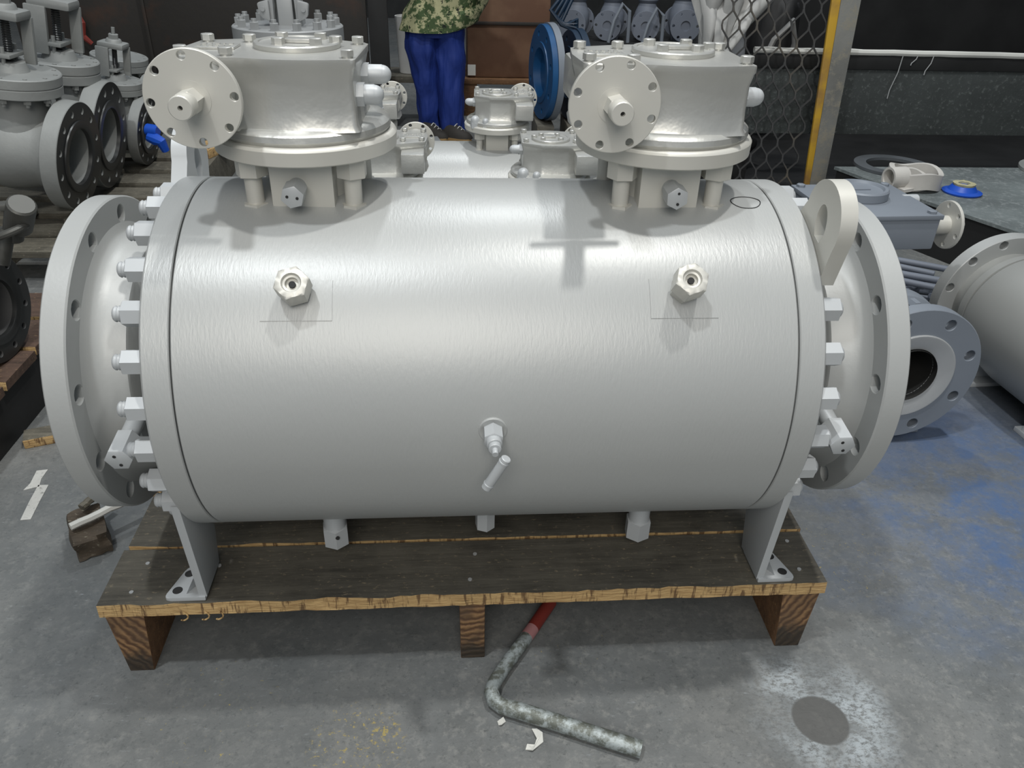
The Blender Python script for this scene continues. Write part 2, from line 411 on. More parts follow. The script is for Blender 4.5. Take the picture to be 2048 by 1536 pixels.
for i, (a_, b_, _) in enumerate(bds):
    bm = new(); jag_board(bm, PX0-(.004 if i else 0)+.008*(i % 2), PX1+.006*(i % 3), a_, b_, PT-.0005*i, .024, 3+i*7, .005 if i == 0 else .003)
    obj('deck_board', bm, [deck_wood, fresh_wood], pal, 60)
for i, xx in enumerate((-.585, -.027, .535)):
    wd = (.062, .043, .066)[i]
    bm = new(); n = 10
    pts = [(xx-wd/2, PT-.0245), (xx+wd/2, PT-.0245), (xx+wd/2-(.010 if i != 1 else 0), FZ), (xx-wd/2+(.012 if i != 1 else .002), FZ)]
    prism(bm, [(x, PY0+.004, z) for x, z in pts], (0, PY1-PY0-.01, 0), bev=.003)
    bm.normal_update()
    for f in bm.faces:
        if f.normal.y < -.8 or f.normal.y > .8: f.material_index = 1
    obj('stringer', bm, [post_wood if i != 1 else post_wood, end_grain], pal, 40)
# nails in the front board
for x, y in ((-.575, -.185), (-.45, -.13), (-.57, -.12), (-.03, -.18), (-.02, -.12), (.535, -.18), (.54, -.11)):
    bm = new(); cyl(bm, (x, y, PT-.004), (x, y, PT+.0012), .0035, seg=10); obj('nail_head', bm, sling_grey, pal)

# ------------------------------------------------------------------ the big double-gearbox ball valve
R = .2705
bmw = thing('trunnion_ball_valve', 'large silver-painted twin-gearbox valve lying on the pallet in the foreground', 'valve', (0, 0, 0))
bm = new()
# central barrel, with a fine groove at each closure seam
lathe(bm, (-.4085, 0, 0), (1, 0, 0), [(0, .20), (0, R-.0015), (.0015, R)]+[(.0015+.814*k/24, R) for k in range(1, 24)]+[(.8155, R), (.817, R-.0015), (.817, .20)], 160)
body = obj('barrel', bm, body_paint, bmw)
# pen loop drawn on the barrel
path = []
for k in range(28):
    t = k*2*PI/27+1.2; x = .371+.0215*math.cos(t)*(1+.05*math.sin(3*t)); ang = math.radians(78.3+3.4*math.sin(t))
    path.append((x, -(R+.0003)*math.cos(ang), (R+.0003)*math.sin(ang)))
bm = new(); tube(bm, path, .0007, 6); tag(obj('pen_loop', bm, ink, body), 'black hand-drawn loop')
# machined flats under the side caps
for g in (-1, 1):
    bm = new(); cx = -.252 if g < 0 else .254; rows = []
    for j in range(9):
        a_ = math.radians(36.5+11.5*j/8); rr_ = R+.0009
        rows.append([bm.verts.new((cx+dx, -q*math.cos(a_), q*math.sin(a_))) for dx, q in ((-.046, R-.003), (-.0455, rr_), (.0455, rr_), (.046, R-.003))])
    for A, B in zip(rows[:-1], rows[1:]):
        for j in range(3): bm.faces.new((A[j], A[j+1], B[j+1], B[j]))
    bm.faces.new(rows[0]); bm.faces.new(rows[-1])
    obj('machined_flat', bm, body_paint, bmw)
# end closures, nuts, hubs, flanges
nut_bm = None
for g in (-1, 1):
    bm = new()
    lathe(bm, (g*.4105, 0, 0), (g, 0, 0), [(0, .2), (0, R-.0012), (.0012, R+.0003), (.034, R+.0003), (.0375, R-.004), (.0375, .14)], 160)
    cl = obj('end_closure', bm, body_paint, bmw)
    for k in range(25):
        ang = math.radians(11.2+14.4*k); y, z = -.2475*math.cos(ang), .2475*math.sin(ang)
        bm = new(); hexn(bm, (g*.447, y, z), (g*.475, y, z), .0175, .12, ang if k % 3 else ang+.35)
        if g < 0:
            lathe(bm, (g*.474, y, z), (g, 0, 0), [(0, 0), (0, .0095)]+[(.001+.0022*j, .0095 if j % 2 else .0108) for j in range(6)]+[(.013, .008), (.0135, 0)], 16)
        else:
            lathe(bm, (g*.474, y, z), (g, 0, 0), [(0, 0), (0, .0135), (.003, .012), (.0055, .009), (.0062, 0)], 16)
        obj('closure_nut', bm, nut_paint, cl)
    bm = new()
    lathe(bm, (g*.44, 0, 0), (g, 0, 0), [(0, .10), (0, .138), (.046, .138), (.052, .142), (.058, .172), (.0605, .1755), (.085, .182), (.095, .186), (.102, .192), (.107, .200), (.110, .206), (.142, .206), (.142, .10), (0, .10)], 128)
    obj('hub', bm, flange_paint, bmw)
    bm = new()
    plate_holes(bm, (g*.549, 0, 0), (g, 0, 0), .195, .2425, .2165, .0130, 12, 0, .0333, math.radians(73.5 if g < 0 else 106.5)-PI/2+0, ch=.0022, na=9)
    lathe(bm, (g*.582, 0, 0), (g, 0, 0), [(0, .197), (0, .135), (-.02, .13), (-.02, .11), (0, .11)], 64)
    obj('end_flange', bm, flange_paint, bmw)
    # angled drain fitting beside the hub
    bm = new(); x = g*.500
    cyl(bm, (x, -.165, -.012), (x, -.222, -.020), .0125, seg=20, ch=.001)
    hexn(bm, (x, -.214, -.019), (x, -.257, -.025), .0185, .12)
    fit = obj('drain_fitting', bm, nut_paint, bmw)
    dd = Vector((0, -.0430, -.006)).normalized(); up_ = Vector((0, dd.z, -dd.y)); e_ = Vector((x, -.257, -.025))
    for dx, du in ((-.003, .0075), (.002, -.0080)):
        q0 = e_+Vector((dx, 0, 0))+up_*du
        bm = new(); cyl(bm, q0-dd*.001, q0+dd*.0006, .0024, seg=12); obj('vent_hole', bm, dark_gap, fit)
    # lifting lug (front on the right, rear on the left)
    sgn = -1 if g > 0 else 1
    bm = new(); cx, cz, rr = .138, .268, .054
    pts = [(.168, .185), (.095, .215), (.060, .247)]
    for k in range(25):
        th = math.radians(168-k*(168+28)/24); pts.append((cx+rr*math.cos(th)*1.0, cz+rr*math.sin(th)))
    # eye as a slot hole: build as quad strip between outline and hole
    hole = []
    n = len(pts)
    outer = [Vector((0, p_[0], p_[1])) for p_ in pts]
    hc = Vector((0, .137, .262)); inner = []
    for o_ in outer:
        d = o_-hc; a_ = math.atan2(d.z, d.y); inner.append(hc+Vector((0, .0165*math.cos(a_), .027*math.sin(a_))))
    x0, x1 = (.449, .472)
    L = [[bm.verts.new((g*xx, sgn*v_.y, v_.z)) for v_ in lst] for xx, lst in ((x0, outer), (x1, outer), (x0, inner), (x1, inner))]
    for k in range(n):
        k2 = (k+1) % n
        bm.faces.new((L[0][k], L[0][k2], L[1][k2], L[1][k])); bm.faces.new((L[2][k], L[2][k2], L[3][k2], L[3][k]))
        bm.faces.new((L[0][k], L[0][k2], L[2][k2], L[2][k])); bm.faces.new((L[1][k], L[1][k2], L[3][k2], L[3][k]))
    obj('lifting_lug', bm, disc_paint if g > 0 else nut_paint, bmw, 40)
    # support feet, front and rear
    for s in (-1, 1):
        bm = new(); xp = g*.462
        pts = [(xp, s*.224, -.140), (xp, s*.150, -.215), (xp, s*.070, -.255), (xp, s*.100, -.283), (xp, s*.128, PT+.010), (xp, s*.207, PT+.0015)]
        if s < 0:
            pts = [(xp, -.228, -.130), (xp, -.175, -.205), (xp, -.112, -.262), (xp, -.127, PT+.006), (xp, -.205, PT+.006)]
        prism(bm, pts, (-g*.0125, 0, 0), bev=.0008)
        ft = obj('support_foot', bm, nut_paint, bmw)
        bm = new()
        # outward base plate with two holes
        q = rounded([(xp-g*.010, s*.133), (xp+g*.034, s*.137), (xp+g*.055, s*.208), (xp-g*.010, s*.208)], [.001, .012, .010, .001], 4)
        prism(bm, [(x, y, PT+.0005) for x, y in q], (0, 0, .0075), bev=.0008)
        # rib
        prism(bm, [(xp, s*.165, PT+.006), (xp+g*.022, s*.2, PT+.006), (xp, s*.2, PT+.05)], (0, -s*.004, 0))
        obj('foot_plate', bm, nut_paint, ft)
        for hx, hy in ((xp+g*.028, s*.155), (xp+g*.037, s*.192)):
            bm = new(); cyl(bm, (hx, hy, PT+.0078), (hx, hy, PT+.0085), .0078, seg=20); obj('bolt_hole', bm, dark_gap, ft)
# side caps at 46 degrees
for cx, tall in ((-.252, 0), (.254, .008)):
    th = math.radians(44.5); d = Vector((0, -math.cos(th), math.sin(th))); P0 = Vector((cx, 0, 0))
    bm = new(); cyl(bm, P0+d*(R-.012), P0+d*(R+.012+tall), .0195, seg=6, twist=.3)
    hexhole(bm, P0+d*(R+.009+tall), P0+d*(R+.036+tall), .0228, .0085, .010, .10, .28)
    cap = obj('side_cap', bm, disc_paint, bmw)
    bm = new(); cyl(bm, P0+d*(R+.026+tall), P0+d*(R+.0290+tall), .0045, seg=12); obj('grease_ball', bm, dark_gap, cap)
# lower plugs
for cx, r_, zt, zb in ((-.254, .0195, -.22, -.309), (.262, .0195, -.22, -.311), (-.003, .0150, -.22, -.283)):
    bm = new(); y = -.113
    cyl(bm, (cx, y, zt), (cx, y, zb+.035), r_*.92, seg=24, ch=.002)
    hexn(bm, (cx, y, zb+.038), (cx, y, zb), r_*1.14, .10, .35 if cx > .1 else .1, True)
    pl = obj('drain_plug', bm, nut_paint, bmw)
    if cx < -.1:
        bm = new(); cyl(bm, (cx+.006, y-.0205, zb+.027), (cx+.006, y-.0222, zb+.027), .0035, seg=12); obj('vent_hole', bm, dark_gap, pl)
# central vent with cross handle
bm = new(); z0 = .022; xo = -.001
lathe(bm, (xo, -.258, z0), (0, -1, 0), [(0, 0), (0, .0195), (.0118, .0195), (.0128, .0185), (.0128, .016), (.0122, .015), (.0122, 0)], 32)
vt = obj('vent_boss', bm, flange_paint, bmw)
bm = new(); hexn(bm, (xo, -.268, z0), (xo, -.292, z0-.002), .0138, .08, .5)
cyl(bm, (xo, -.290, z0-.002), (xo+.001, -.300, z0-.003), .0105, seg=20, ch=.001); cyl(bm, (xo+.001, -.299, z0-.004), (xo+.001, -.308, z0-.004), .0085, seg=20, ch=.001)
cyl(bm, (xo+.001, -.306, z0-.004), (xo+.001, -.316, z0-.006), .0042, seg=14)
obj('vent_body', bm, nut_paint, vt)
bm = new(); A = Vector((.0145, -.318, .0115)); B = Vector((-.0115, -.3135, -.0405))
cyl(bm, A, B, .0068, seg=20, ch=.001)
for t in (.12, .86):
    Pm = A.lerp(B, t); dd = (B-A).normalized(); cyl(bm, Pm-dd*.0015, Pm+dd*.0015, .0075, seg=20, ch=.0004)
obj('vent_handle', bm, nut_paint, vt)

def gearbox(parent, cx, hole_phase, domes, rz, disc_off=0):
    def O(name, bm, m=gear_paint, par=None, ang=35): return obj(name, bm, m, par if par else G, ang)
    # housing (the part itself), origin at stem centre
    bm = new()
    outline = [(-.135, .042), (-.142, -.02), (-.137, -.088), (-.080, -.098)]
    for k in range(9):
        t = k/8; outline.append((-.055+.130*t, -.096-.010*math.sin(PI*t)))
    outline += [(.087, -.094), (.088, .045), (.03, .075), (-.05, .075)]
    o2 = rounded(outline, .006, 3)
    zs = [(.368, .0), (.375, -.004), (.40, -.0055), (.43, -.0055), (.444, -.002), (.447, .0), (.4555, .0)]
    cen = Vector((-.027, -.015))
    rings = []
    for z, off in zs:
        rr = []
        for p_ in o2:
            d = (Vector(p_)-cen); L_ = d.length; rr.append(bm.verts.new((*(cen+d*(1+off/L_)), z)))
        rings.append(rr)
    for A, B in zip(rings[:-1], rings[1:]):
        for k in range(len(A)): bm.faces.new((A[k], B[k], B[(k+1) % len(A)], A[(k+1) % len(A)]))
    bm.faces.new(rings[0]); tf = bm.faces.new(rings[-1])
    bmesh.ops.bevel(bm, geom=list(tf.edges), offset=.0022, segments=2, affect='EDGES', profile=.6)
    G = obj('gearbox', bm, gear_paint, parent, 40, loc=(cx, 0, 0), rot=(0, 0, rz))
    # cast foot flange: bulging rim following the round plate
    bm = new(); n = 90; prof = [(-.018, .3525), (.0, .3535), (.0035, .3585), (.0025, .3655), (-.003, .3705), (-.018, .3725)]
    rings = []
    for k in range(n):
        th = k*2*PI/n; c_, s_ = math.cos(th), math.sin(th)
        rad = .1135
        if c_ < -.3 and s_ < -.1: rad = .1150
        rings.append([bm.verts.new(((rad+dr)*c_, (rad+dr)*s_-.002, z)) for dr, z in prof])
    for k in range(n):
        A, B = rings[k], rings[(k+1) % n]
        for j in range(len(prof)-1): bm.faces.new((A[j], A[j+1], B[j+1], B[j]))
    bm.faces.new([r[0] for r in rings]); bm.faces.new([r[-1] for r in rings])
    O('foot_flange', bm)
    bm = new(); lathe(bm, (0, 0, .3287), (0, 0, 1), [(0, 0), (0, .1205), (.002, .1235), (.0195, .1245), (.0225, .1225), (.0245, .119), (.0245, 0)], 120)
    O('mounting_plate', bm, disc_paint)
    # round cover ring and its bolts
    bm = new(); lathe(bm, (0, 0, .4550), (0, 0, 1), [(0, 0), (0, .0555), (.0015, .0562), (.0062, .0562), (.0078, .0548), (.0078, .0495), (.0062, .0485), (.0062, 0)], 72)
    box(bm, (.004, -.002, .4640), (.036, .020, .005), bev=.001)
    O('round_cover', bm)
    for x, y in ((-.026, .031), (.026, .031), (-.020, -.020), (.028, -.020), (.050, .004)):
        bm = new(); hexn(bm, (x, y, .461), (x, y, .4695), .0086, .14, .3*x*100); O('cover_bolt', bm)
    for x, y in ((-.124, .030), (-.070, .034), (.075, .033), (.076, -.080), (-.072, -.080), (-.128, -.074)):
        bm = new(); cyl(bm, (x, y, .4545), (x, y, .4580), .0068, seg=16); hexn(bm, (x, y, .4575), (x, y, .4655), .0088, .14, x*40); O('top_bolt', bm)
    bm = new(); box(bm, (-.098, -.020, .4570), (.050, .036, .003), bev=.001)
    for i in range(6): box(bm, (-.119+.0075*i, -.028, .4590), (.0045, .0022 if i % 2 else .006, .0014))
    for i in range(5): box(bm, (-.116+.0085*i, -.012, .4590), (.0022 if i % 2 else .005, .006, .0014))
    O('name_plate', bm)
    # worm shaft tube, disc, shaft
    dx, dz, dy = -.103+disc_off, .4135, -.135
    bm = new(); lathe(bm, (dx, .03, dz), (0, -1, 0), [(0, 0), (0, .036), (.118, .036), (.125, .040), (.155, .040), (.157, .0)], 40); O('worm_housing', bm)
    bm = new(); plate_holes(bm, (dx, dy+.007, dz), (0, -1, 0), .02, .0578, .0500, .0052, 8, 0, .008, hole_phase, ch=.0009, na=9)
    lathe(bm, (dx, dy+.0066, dz), (0, -1, 0), [(0, 0), (0, .022), (.0080, .022), (.0080, 0)], 40)
    D = O('input_disc', bm, disc_paint)
    bm = new(); hexn(bm, (dx, dy, dz), (dx, dy-.027, dz), .0150, .06, .25); lathe(bm, (dx, dy-.0255, dz), (0, -1, 0), [(0, 0), (0, .0142), (.0205, .0142), (.0220, .0130), (.0220, .0030), (.016, .0022), (.016, 0)], 32)
    sh = O('input_shaft', bm, disc_paint)
    bm = new(); cyl(bm, (dx, dy-.0420, dz), (dx, dy-.0430, dz), .0024, seg=12); O('centre_hole', bm, dark_gap)
    for x, y, z, L_ in domes:
        bm = new(); cyl(bm, (.080, y, z), (.092, y, z), .0155, seg=6); lathe(bm, (.090, y, z), (1, 0, 0), [(0, 0), (0, .0125), (.013+L_, .0125), (.014+L_, .0120)]+[(.014+L_+.0118*math.sin(a_), .0118*math.cos(a_)) for a_ in [i*PI/2/7 for i in range(1, 7)]]+[(.0258+L_, 0)], 28)
        O('stop_cap', bm, nut_paint)
    # neck and studs below the plate
    bm = new(); lathe(bm, (0, 0, .232), (0, 0, 1), [(0, 0), (0, .0600), (.014, .0605), (.016, .0585), (.100, .0575), (.100, 0)], 64)
    box(bm, (0, .0, .2805), (.085, .138, .095), bev=.003)
    for x_, y_, r_ in ((.083, .092, .0165), (.045, .112, .0115)):
        b2 = new(); cyl(b2, (x_, y_-.02, .345), (x_, y_-.02, .365), r_*1.15, seg=6); lathe(b2, (x_, y_-.02, .362), (0, 0, 1), [(0, 0), (0, r_), (.012, r_)]+[(.012+r_*math.sin(a_), r_*math.cos(a_)) for a_ in [i*PI/2/7 for i in range(1, 7)]]+[(.012+r_, 0)], 24)
        O('stop_cap', b2, nut_paint)
    b2 = new(); box(b2, (-.098, .075, .410), (.066, .085, .056), bev=.005); O('worm_end_box', b2)
    neck = O('stem_neck', bm, disc_paint)
    q = rounded([(-.088, -.068), (-.045, -.088), (.045, -.088), (.088, -.068), (.088, .068), (.045, .088), (-.045, .088), (-.088, .068)], .006, 2)
    bm = new(); prism(bm, [(x*.93, y*.93, .200) for x, y in q], (0, 0, .056), bev=.0012); O('stem_flange', bm, disc_paint)
    for sx in (-1, 1):
        for sy in (-1, 1):
            bm = new(); x, y = sx*.067, sy*.058
            hexn(bm, (x, y, .3290), (x, y, .3005), .0215, .1, .25*sx, True)
            cyl(bm, (x, y, .302), (x, y, .252), .0120, seg=18)
            lathe(bm, (x, y, .252), (0, 0, 1), [(0, 0), (0, .018), (.012, .018), (.012, 0)], 6)
            O('plate_stud', bm, disc_paint)
    # grease plug on the neck front
    bm = new(); px = -.006 if cx < 0 else .001
    cyl(bm, (px, -.055, .290), (px, -.082, .2885), .0125, seg=24, ch=.001); hexn(bm, (px, -.080, .2885), (px, -.108, .2865), .0158, .08, .25 if cx < 0 else .6)
    gp = O('neck_plug', bm, nut_paint)
    for s in (-1, 1):
        dd = Vector((.0065*s, 0, -.001*s)) if cx < 0 else Vector((.001, 0, .0075*s))
        bm = new(); q0 = Vector((px, -.1075, .2865))+dd; cyl(bm, q0, q0+Vector((0, -.0012, 0)), .0020, seg=10); O('vent_hole', bm, dark_gap)
    return G
gearbox(bmw, -.2518, math.radians(5), [(0, -.062, .409, .001), (0, -.005, .424, .006)], math.radians(-1.5))
gearbox(bmw, .2518, math.radians(27), [(0, -.050, .409, .003)], math.radians(1.0))

# ------------------------------------------------------------------ valves of the same make behind it, on their own pallets
k = .70
for i, (cx, cyy, lab) in enumerate(((-.022, .512, 'smaller silver twin-gearbox valve, first one behind the large foreground valve'),
                                    (-.105, 1.035, 'smaller silver twin-gearbox valve second behind the large one, nearest the worker\'s shoes'))):
    zc = .2165-.4622*k - (0.0 if i == 0 else .012)
    copy_tree(bmw, (cx, cyy, zc), PI, k, lab, 'rear twin-gearbox valves')
    # low timber pallet beneath
    pt = zc+PT*k
    p2 = thing('wooden_pallet', ['low dark wooden pallet under the first smaller twin-gearbox valve', 'low dark wooden pallet under the farther twin-gearbox valve'][i], 'pallet')
    for j in range(5):
        bm = new(); box(bm, (cx, cyy-.17+.085*j, pt-.0095), (.86, .07, .018), bev=.001); obj('deck_board', bm, old_wood, p2)
    for xx in (-.4, 0, .4):
        bm = new(); h = pt-.019-FZ; box(bm, (cx+xx, cyy, FZ+h/2), (.05, .42, h), bev=.001); obj('stringer', bm, post_wood, p2)

# ------------------------------------------------------------------ gate valves
def gate_valve(name, label, loc, Rf, rz, mat=grey_casting, face=mach_dark, group=None, arms=True, thick=.30, left=2.0, bore=.52, bon=.80, bz=1.18, bx=-1.05, seg=64, tilt=9):
    """end flange centre at loc, facing +x; body to -x; bonnet up"""
    v = thing(name, label, 'valve', loc, rz, group); r = Rf; v.rotation_euler = (0, math.radians(tilt), rz)
    def O(n_, b_, m_, p_=None, a_=35): return obj(n_, b_, m_, p_ or v, a_)
    bm = new()
    lathe(bm, (-left*r, 0, 0), (1, 0, 0), [(0, .45*r), (0, .66*r), (.35*r, .72*r), (.8*r, .78*r), (1.1*r, .74*r), ((left-.62)*r, .66*r), ((left-.40)*r, .68*r), ((left-.28)*r, .75*r)], seg)
    for q in (0,):
        lathe(bm, (bx*r, 0, .35*r), (0, 0, 1), [(0, .62*r), (.35*r, .58*r), (.62*r, .55*r), ((bz-.47)*r, .60*r)], seg)
    O('valve_body', bm, mat)
    bm = new(); plate_holes(bm, (-thick*r, 0, 0), (1, 0, 0), bore*r, r, .83*r, .055*r, 12, 0, thick*r-.0005, .2, ch=.012*r, na=6)
    bm.normal_update()
    for f in bm.faces:
        if f.normal.x > .9 or f.normal.x < -.9: f.material_index = 1 if f.calc_center_median().x > -.1*r else 0
    E = O('end_flange', bm, [mat, face])
    bm = new(); lathe(bm, (-.05*r, 0, 0), (1, 0, 0), [(0, bore*r*.98), (.05*r+.003, bore*r*1.0), (.05*r+.0045, bore*r*1.04), (.05*r+.0045, .66*r), (.05*r, .67*r)], seg)
    O('raised_face', bm, face, E)
    bm = new(); lathe(bm, (-left*r*.8, 0, 0), (1, 0, 0), [(0, 0), (0, bore*r*.97), (left*r*.8-.001, bore*r*.995)], seg); O('bore', bm, mat, E)
    # bonnet flange pair
    bm = new(); z = bz*r
    lathe(bm, (bx*r, 0, z-.17*r), (0, 0, 1), [(0, .4*r), (0, bon*r-.01*r), (.01*r, bon*r), (.155*r, bon*r), (.165*r, (bon-.015)*r), (.175*r, (bon-.015)*r), (.185*r, bon*r), (.33*r, bon*r), (.345*r, (bon-.015)*r), (.345*r, .3*r), (.5*r, .24*r), (.5*r, 0)], seg)
    Bn = O('bonnet', bm, mat)
    for q in range(12):
        a_ = q*PI/6+.2; x, y = bx*r+.88*bon*r*math.cos(a_), .88*bon*r*math.sin(a_)
        bm = new(); cyl(bm, (x, y, z-.30*r), (x, y, z+.19*r), .035*r, seg=10); hexn(bm, (x, y, z-.165*r), (x, y, z-.25*r), .065*r)
        O('bonnet_bolt', bm, mat, Bn)
    if arms:
        zt = z+.17*r; Y = O('yoke', (lambda b_: (
            [box(b_, (bx*r+s*.24*r, s*.26*r, zt+.50*r), (.36*r if s < 0 else .2*r, .09*r, .80*r), bev=.02*r) for s in (-1, 1)],
            box(b_, (bx*r-.02*r, 0, zt+.95*r), (.72*r, .56*r, .16*r), bev=.06*r),
            cyl(b_, (bx*r, 0, zt+.95*r), (bx*r, 0, zt+1.12*r), .24*r, .20*r, seg=32, ch=.02*r), b_)[-1])(new()), mat)
        bm = new(); lathe(bm, (bx*r, 0, zt), (0, 0, 1), [(0, 0)]+[(.02*r*j, (.075 if j % 2 else .062)*r) for j in range(1, 60)]+[(1.25*r, 0)], 16); O('stem', bm, mach_dark)
        bm = new(); hexn(bm, (bx*r, 0, zt+1.10*r), (bx*r, 0, zt+1.25*r), .14*r); cyl(bm, (bx*r, 0, zt+1.25*r), (bx*r, 0, zt+1.42*r), .05*r, seg=12); O('stem_nut', bm, mat)
        bm = new(); box(bm, (bx*r, 0, zt+.28*r), (.30*r, .60*r, .07*r), bev=.02*r)
        for s in (-1, 1): cyl(bm, (bx*r, s*.22*r, zt+.0*r), (bx*r, s*.22*r, zt+.42*r), .035*r, seg=10)
        O('gland_plate', bm, mat)
    return v
gate_valve('gate_valve', 'grey gate valve nearest the left edge in the back row, dark drilled flange facing right', (-1.325, 1.68, -.150), .181, math.radians(-1), bz=1.22)
gate_valve('gate_valve', 'grey gate valve with a square yoke, middle of the three beside the rusty plate', (-1.368, 2.075, -.175), .199, math.radians(2), bx=-.80, bz=1.12, bon=.66)
gate_valve('gate_valve', 'smallest grey gate valve with a threaded stem tip, third in the left row', (-1.350, 2.435, -.245), .142, math.radians(-2), bx=-.88, bz=1.20, bon=.72)
# blue handle bit inside third flange
bm = new(); tube(bm, [(-1.325, 2.34, -.245), (-1.29, 2.33, -.255), (-1.27, 2.32, -.26), (-1.262, 2.33, -.30)], [.02, .026, .022, .016], 10); cyl(bm, (-1.335, 2.36, -.22), (-1.285, 2.35, -.225), .026, seg=14, ch=.004)
tag(obj('flange_plug', bm, blue_plastic), 'bright blue plastic plug in the bore of the smallest left gate valve', 'plug')
# fourth grey flange behind the third
gate_valve('gate_valve', 'grey gate valve half hidden behind the large left gearbox disc', (-1.42, 2.78, -.22), .15, math.radians(-4), arms=False)
# dark valve at far left, low
gate_valve('gate_valve', 'dark oily gate valve at the left edge, its flange on the brown pallet', (-1.112, .60, -.208), .131, math.radians(-6), mat=paint('dark_grey_paint', (.10, .10, .10), .5, .1, 30, .3, .1), arms=False, bz=1.0, bon=.6, tilt=0)
eb = thing('eye_lug', 'dark scuffed steel ring and clamp lying above the oily valve at the left edge', 'ring', (-1.005, .62, -.03))
dk = paint('dark_scuffed_steel', (.11, .11, .10), .45, .35, 30, .4, .2)
bm = new(); tube(bm, [(-.045+.048*math.cos(i*2*PI/28), .0+.03*math.sin(i*2*PI/28), .0+.016*math.cos(i*2*PI/28)) for i in range(28)], .009, 10, closed=True); obj('ring', bm, dk, eb)
bm = new(); cyl(bm, (-.03, .03, .0), (.01, .0, .065), .030, seg=20, ch=.004); cyl(bm, (-.05, .03, -.03), (-.02, .03, .05), .022, seg=16, ch=.004); box(bm, (-.03, .02, .055), (.06, .035, .014), .4, bev=.003)
cyl(bm, (-.075, .0, -.075), (-.05, .02, .0), .018, seg=14); obj('clamp', bm, dk, eb)

# pallets at left
lp = thing('wooden_pallet', 'weathered wooden pallet carrying the row of grey gate valves', 'pallet')
for i, y in enumerate((1.47, 1.66, 1.85, 2.04, 2.23, 2.42, 2.61)):
    bm = new(); box(bm, (-1.60+.02*(i % 2), y, -.399), (.86, .13, .022), bev=.002); obj('deck_board', bm, old_wood, lp)
for x in (-1.98, -1.62, -1.22):
    bm = new(); box(bm, (x, 2.04, -.4555), (.06, 1.25, .088), bev=.002); obj('stringer', bm, old_wood, lp)
for i, (x, y) in enumerate(((-1.60, 1.68), (-1.36, 1.68))):
    bm = new(); box(bm, (x, y, -.362), (.06, .2, .051), bev=.002)
    tag(obj('timber_chock', bm, old_wood), ['flat timber chock under the far end of the nearest left gate valve', 'flat timber chock under the drilled flange of the nearest left gate valve'][i], 'wood block')
bm = new(); prism(bm, [(-1.125, 1.80, FZ+.0005), (-1.065, 1.80, FZ+.0005), (-1.09, 2.72, FZ+.0005), (-1.15, 2.72, FZ+.0005)], (0, 0, .15), bev=.003); tag(obj('timber_beam', bm, old_wood), 'long weathered timber beam lying along the pallet of grey gate valves', 'timber')
bm = new(); box(bm, (-1.12, 2.50, -.330), (.10, .20, .038), -.3, bev=.003); tag(obj('wood_offcut', bm, fresh_wood), 'pale yellow wood offcut on the weathered timber beam behind the gate valve flanges', 'wood')
bp = thing('wooden_pallet', 'brown pallet corner under the dark valve at the left edge', 'pallet')
for i, (x0, x1, y) in enumerate(((-1.75, -1.070, .22), (-1.75, -1.075, .39), (-1.75, -1.078, .56), (-1.75, -1.085, .73), (-1.75, -1.09, .90))):
    bm = new(); jag_board(bm, x0, x1, y-.075, y+.075, -.53+.0-(-.0) if False else -.34-.0, .022, 40+i); obj('deck_board', bm, [wood('reddish_board_%d' % i, (.085, .05, .034), (.25, .16, .08)), fresh_wood], bp, 60)
for x in (-1.70, -1.125):
    bm = new(); box(bm, (x, .55, -.431), (.06, .82, .136), bev=.002); obj('stringer', bm, black_steel, bp)
# ------------------------------------------------------------------ rusty plates and tall pale valve behind the left gearbox
for i, (x0, x1, y, h, lab) in enumerate(((-2.35, -1.668, 3.62, .9, 'dark rusty steel plate standing behind the left gate valves'), (-1.655, -.50, 3.58, .95, 'broad dark brown steel plate behind the large valve\'s left gearbox'), (-.488, -.385, 3.55, 1.0, 'narrow dark upright steel strip left of the worker'))):
    bm = new(); box(bm, ((x0+x1)/2, y, FZ+h/2), (x1-x0, .03, h), bev=.003)
    tag(obj('steel_plate' if i < 2 else 'steel_post', bm, [rust, rust, black_steel][i]), lab, 'steel plate' if i < 2 else 'post')
bm = new(); box(bm, (-1.662, 3.56, FZ+.45), (.016, .01, .9), bev=.002); obj_ = tag(obj('hanging_strap', bm, rust), 'thin rusty strip on the seam between the two rusty plates', 'strip')
bm = new(); tube(bm, [(-2.02, 3.58, .10), (-1.99, 3.55, .04), (-2.0, 3.55, -.02), (-1.965, 3.56, -.06)], [.014, .02, .018, .012], 8); tag(obj('red_rag', bm, red_paint), 'small red rag hanging on the rusty plate at the left', 'rag')

tv = thing('tall_gate_valve', 'tall pale grey valve with studded bonnet flange behind the left gearbox', 'valve', (-.585, 1.75, 0))
bm = new(); lathe(bm, (0, 0, FZ+.02), (0, 0, 1), [(0, 0), (0, .17), (.05, .19), (.25, .21), (.45, .17), (.60, .12), (.70, .13), (.70, 0)], 48); obj('valve_body', bm, tank_paint, tv)
bm = new(); lathe(bm, (0, 0, .175), (0, 0, 1), [(0, 0), (0, .176), (.003, .179), (.043, .179), (.045, .175), (.049, .175), (.051, .179), (.093, .179), (.096, .176), (.096, 0)], 80); bf = obj('bonnet_flange', bm, tank_paint, tv)
for q in range(14):
    a_ = q*2*PI/14+.13; x, y = .155*math.cos(a_), .155*math.sin(a_)
    bm = new(); hexn(bm, (x, y, .27), (x, y, .294), .0145); cyl(bm, (x, y, .29), (x, y, .303), .009, seg=10); obj('bonnet_nut', bm, tank_paint, bf)
bm = new()
for s in (-1, 1):
    prism(bm, [(s*.052, -.04, .27), (s*.036, -.04, .27), (s*.030, -.04, .46), (s*.046, -.04, .46)], (0, .08, 0), bev=.002)
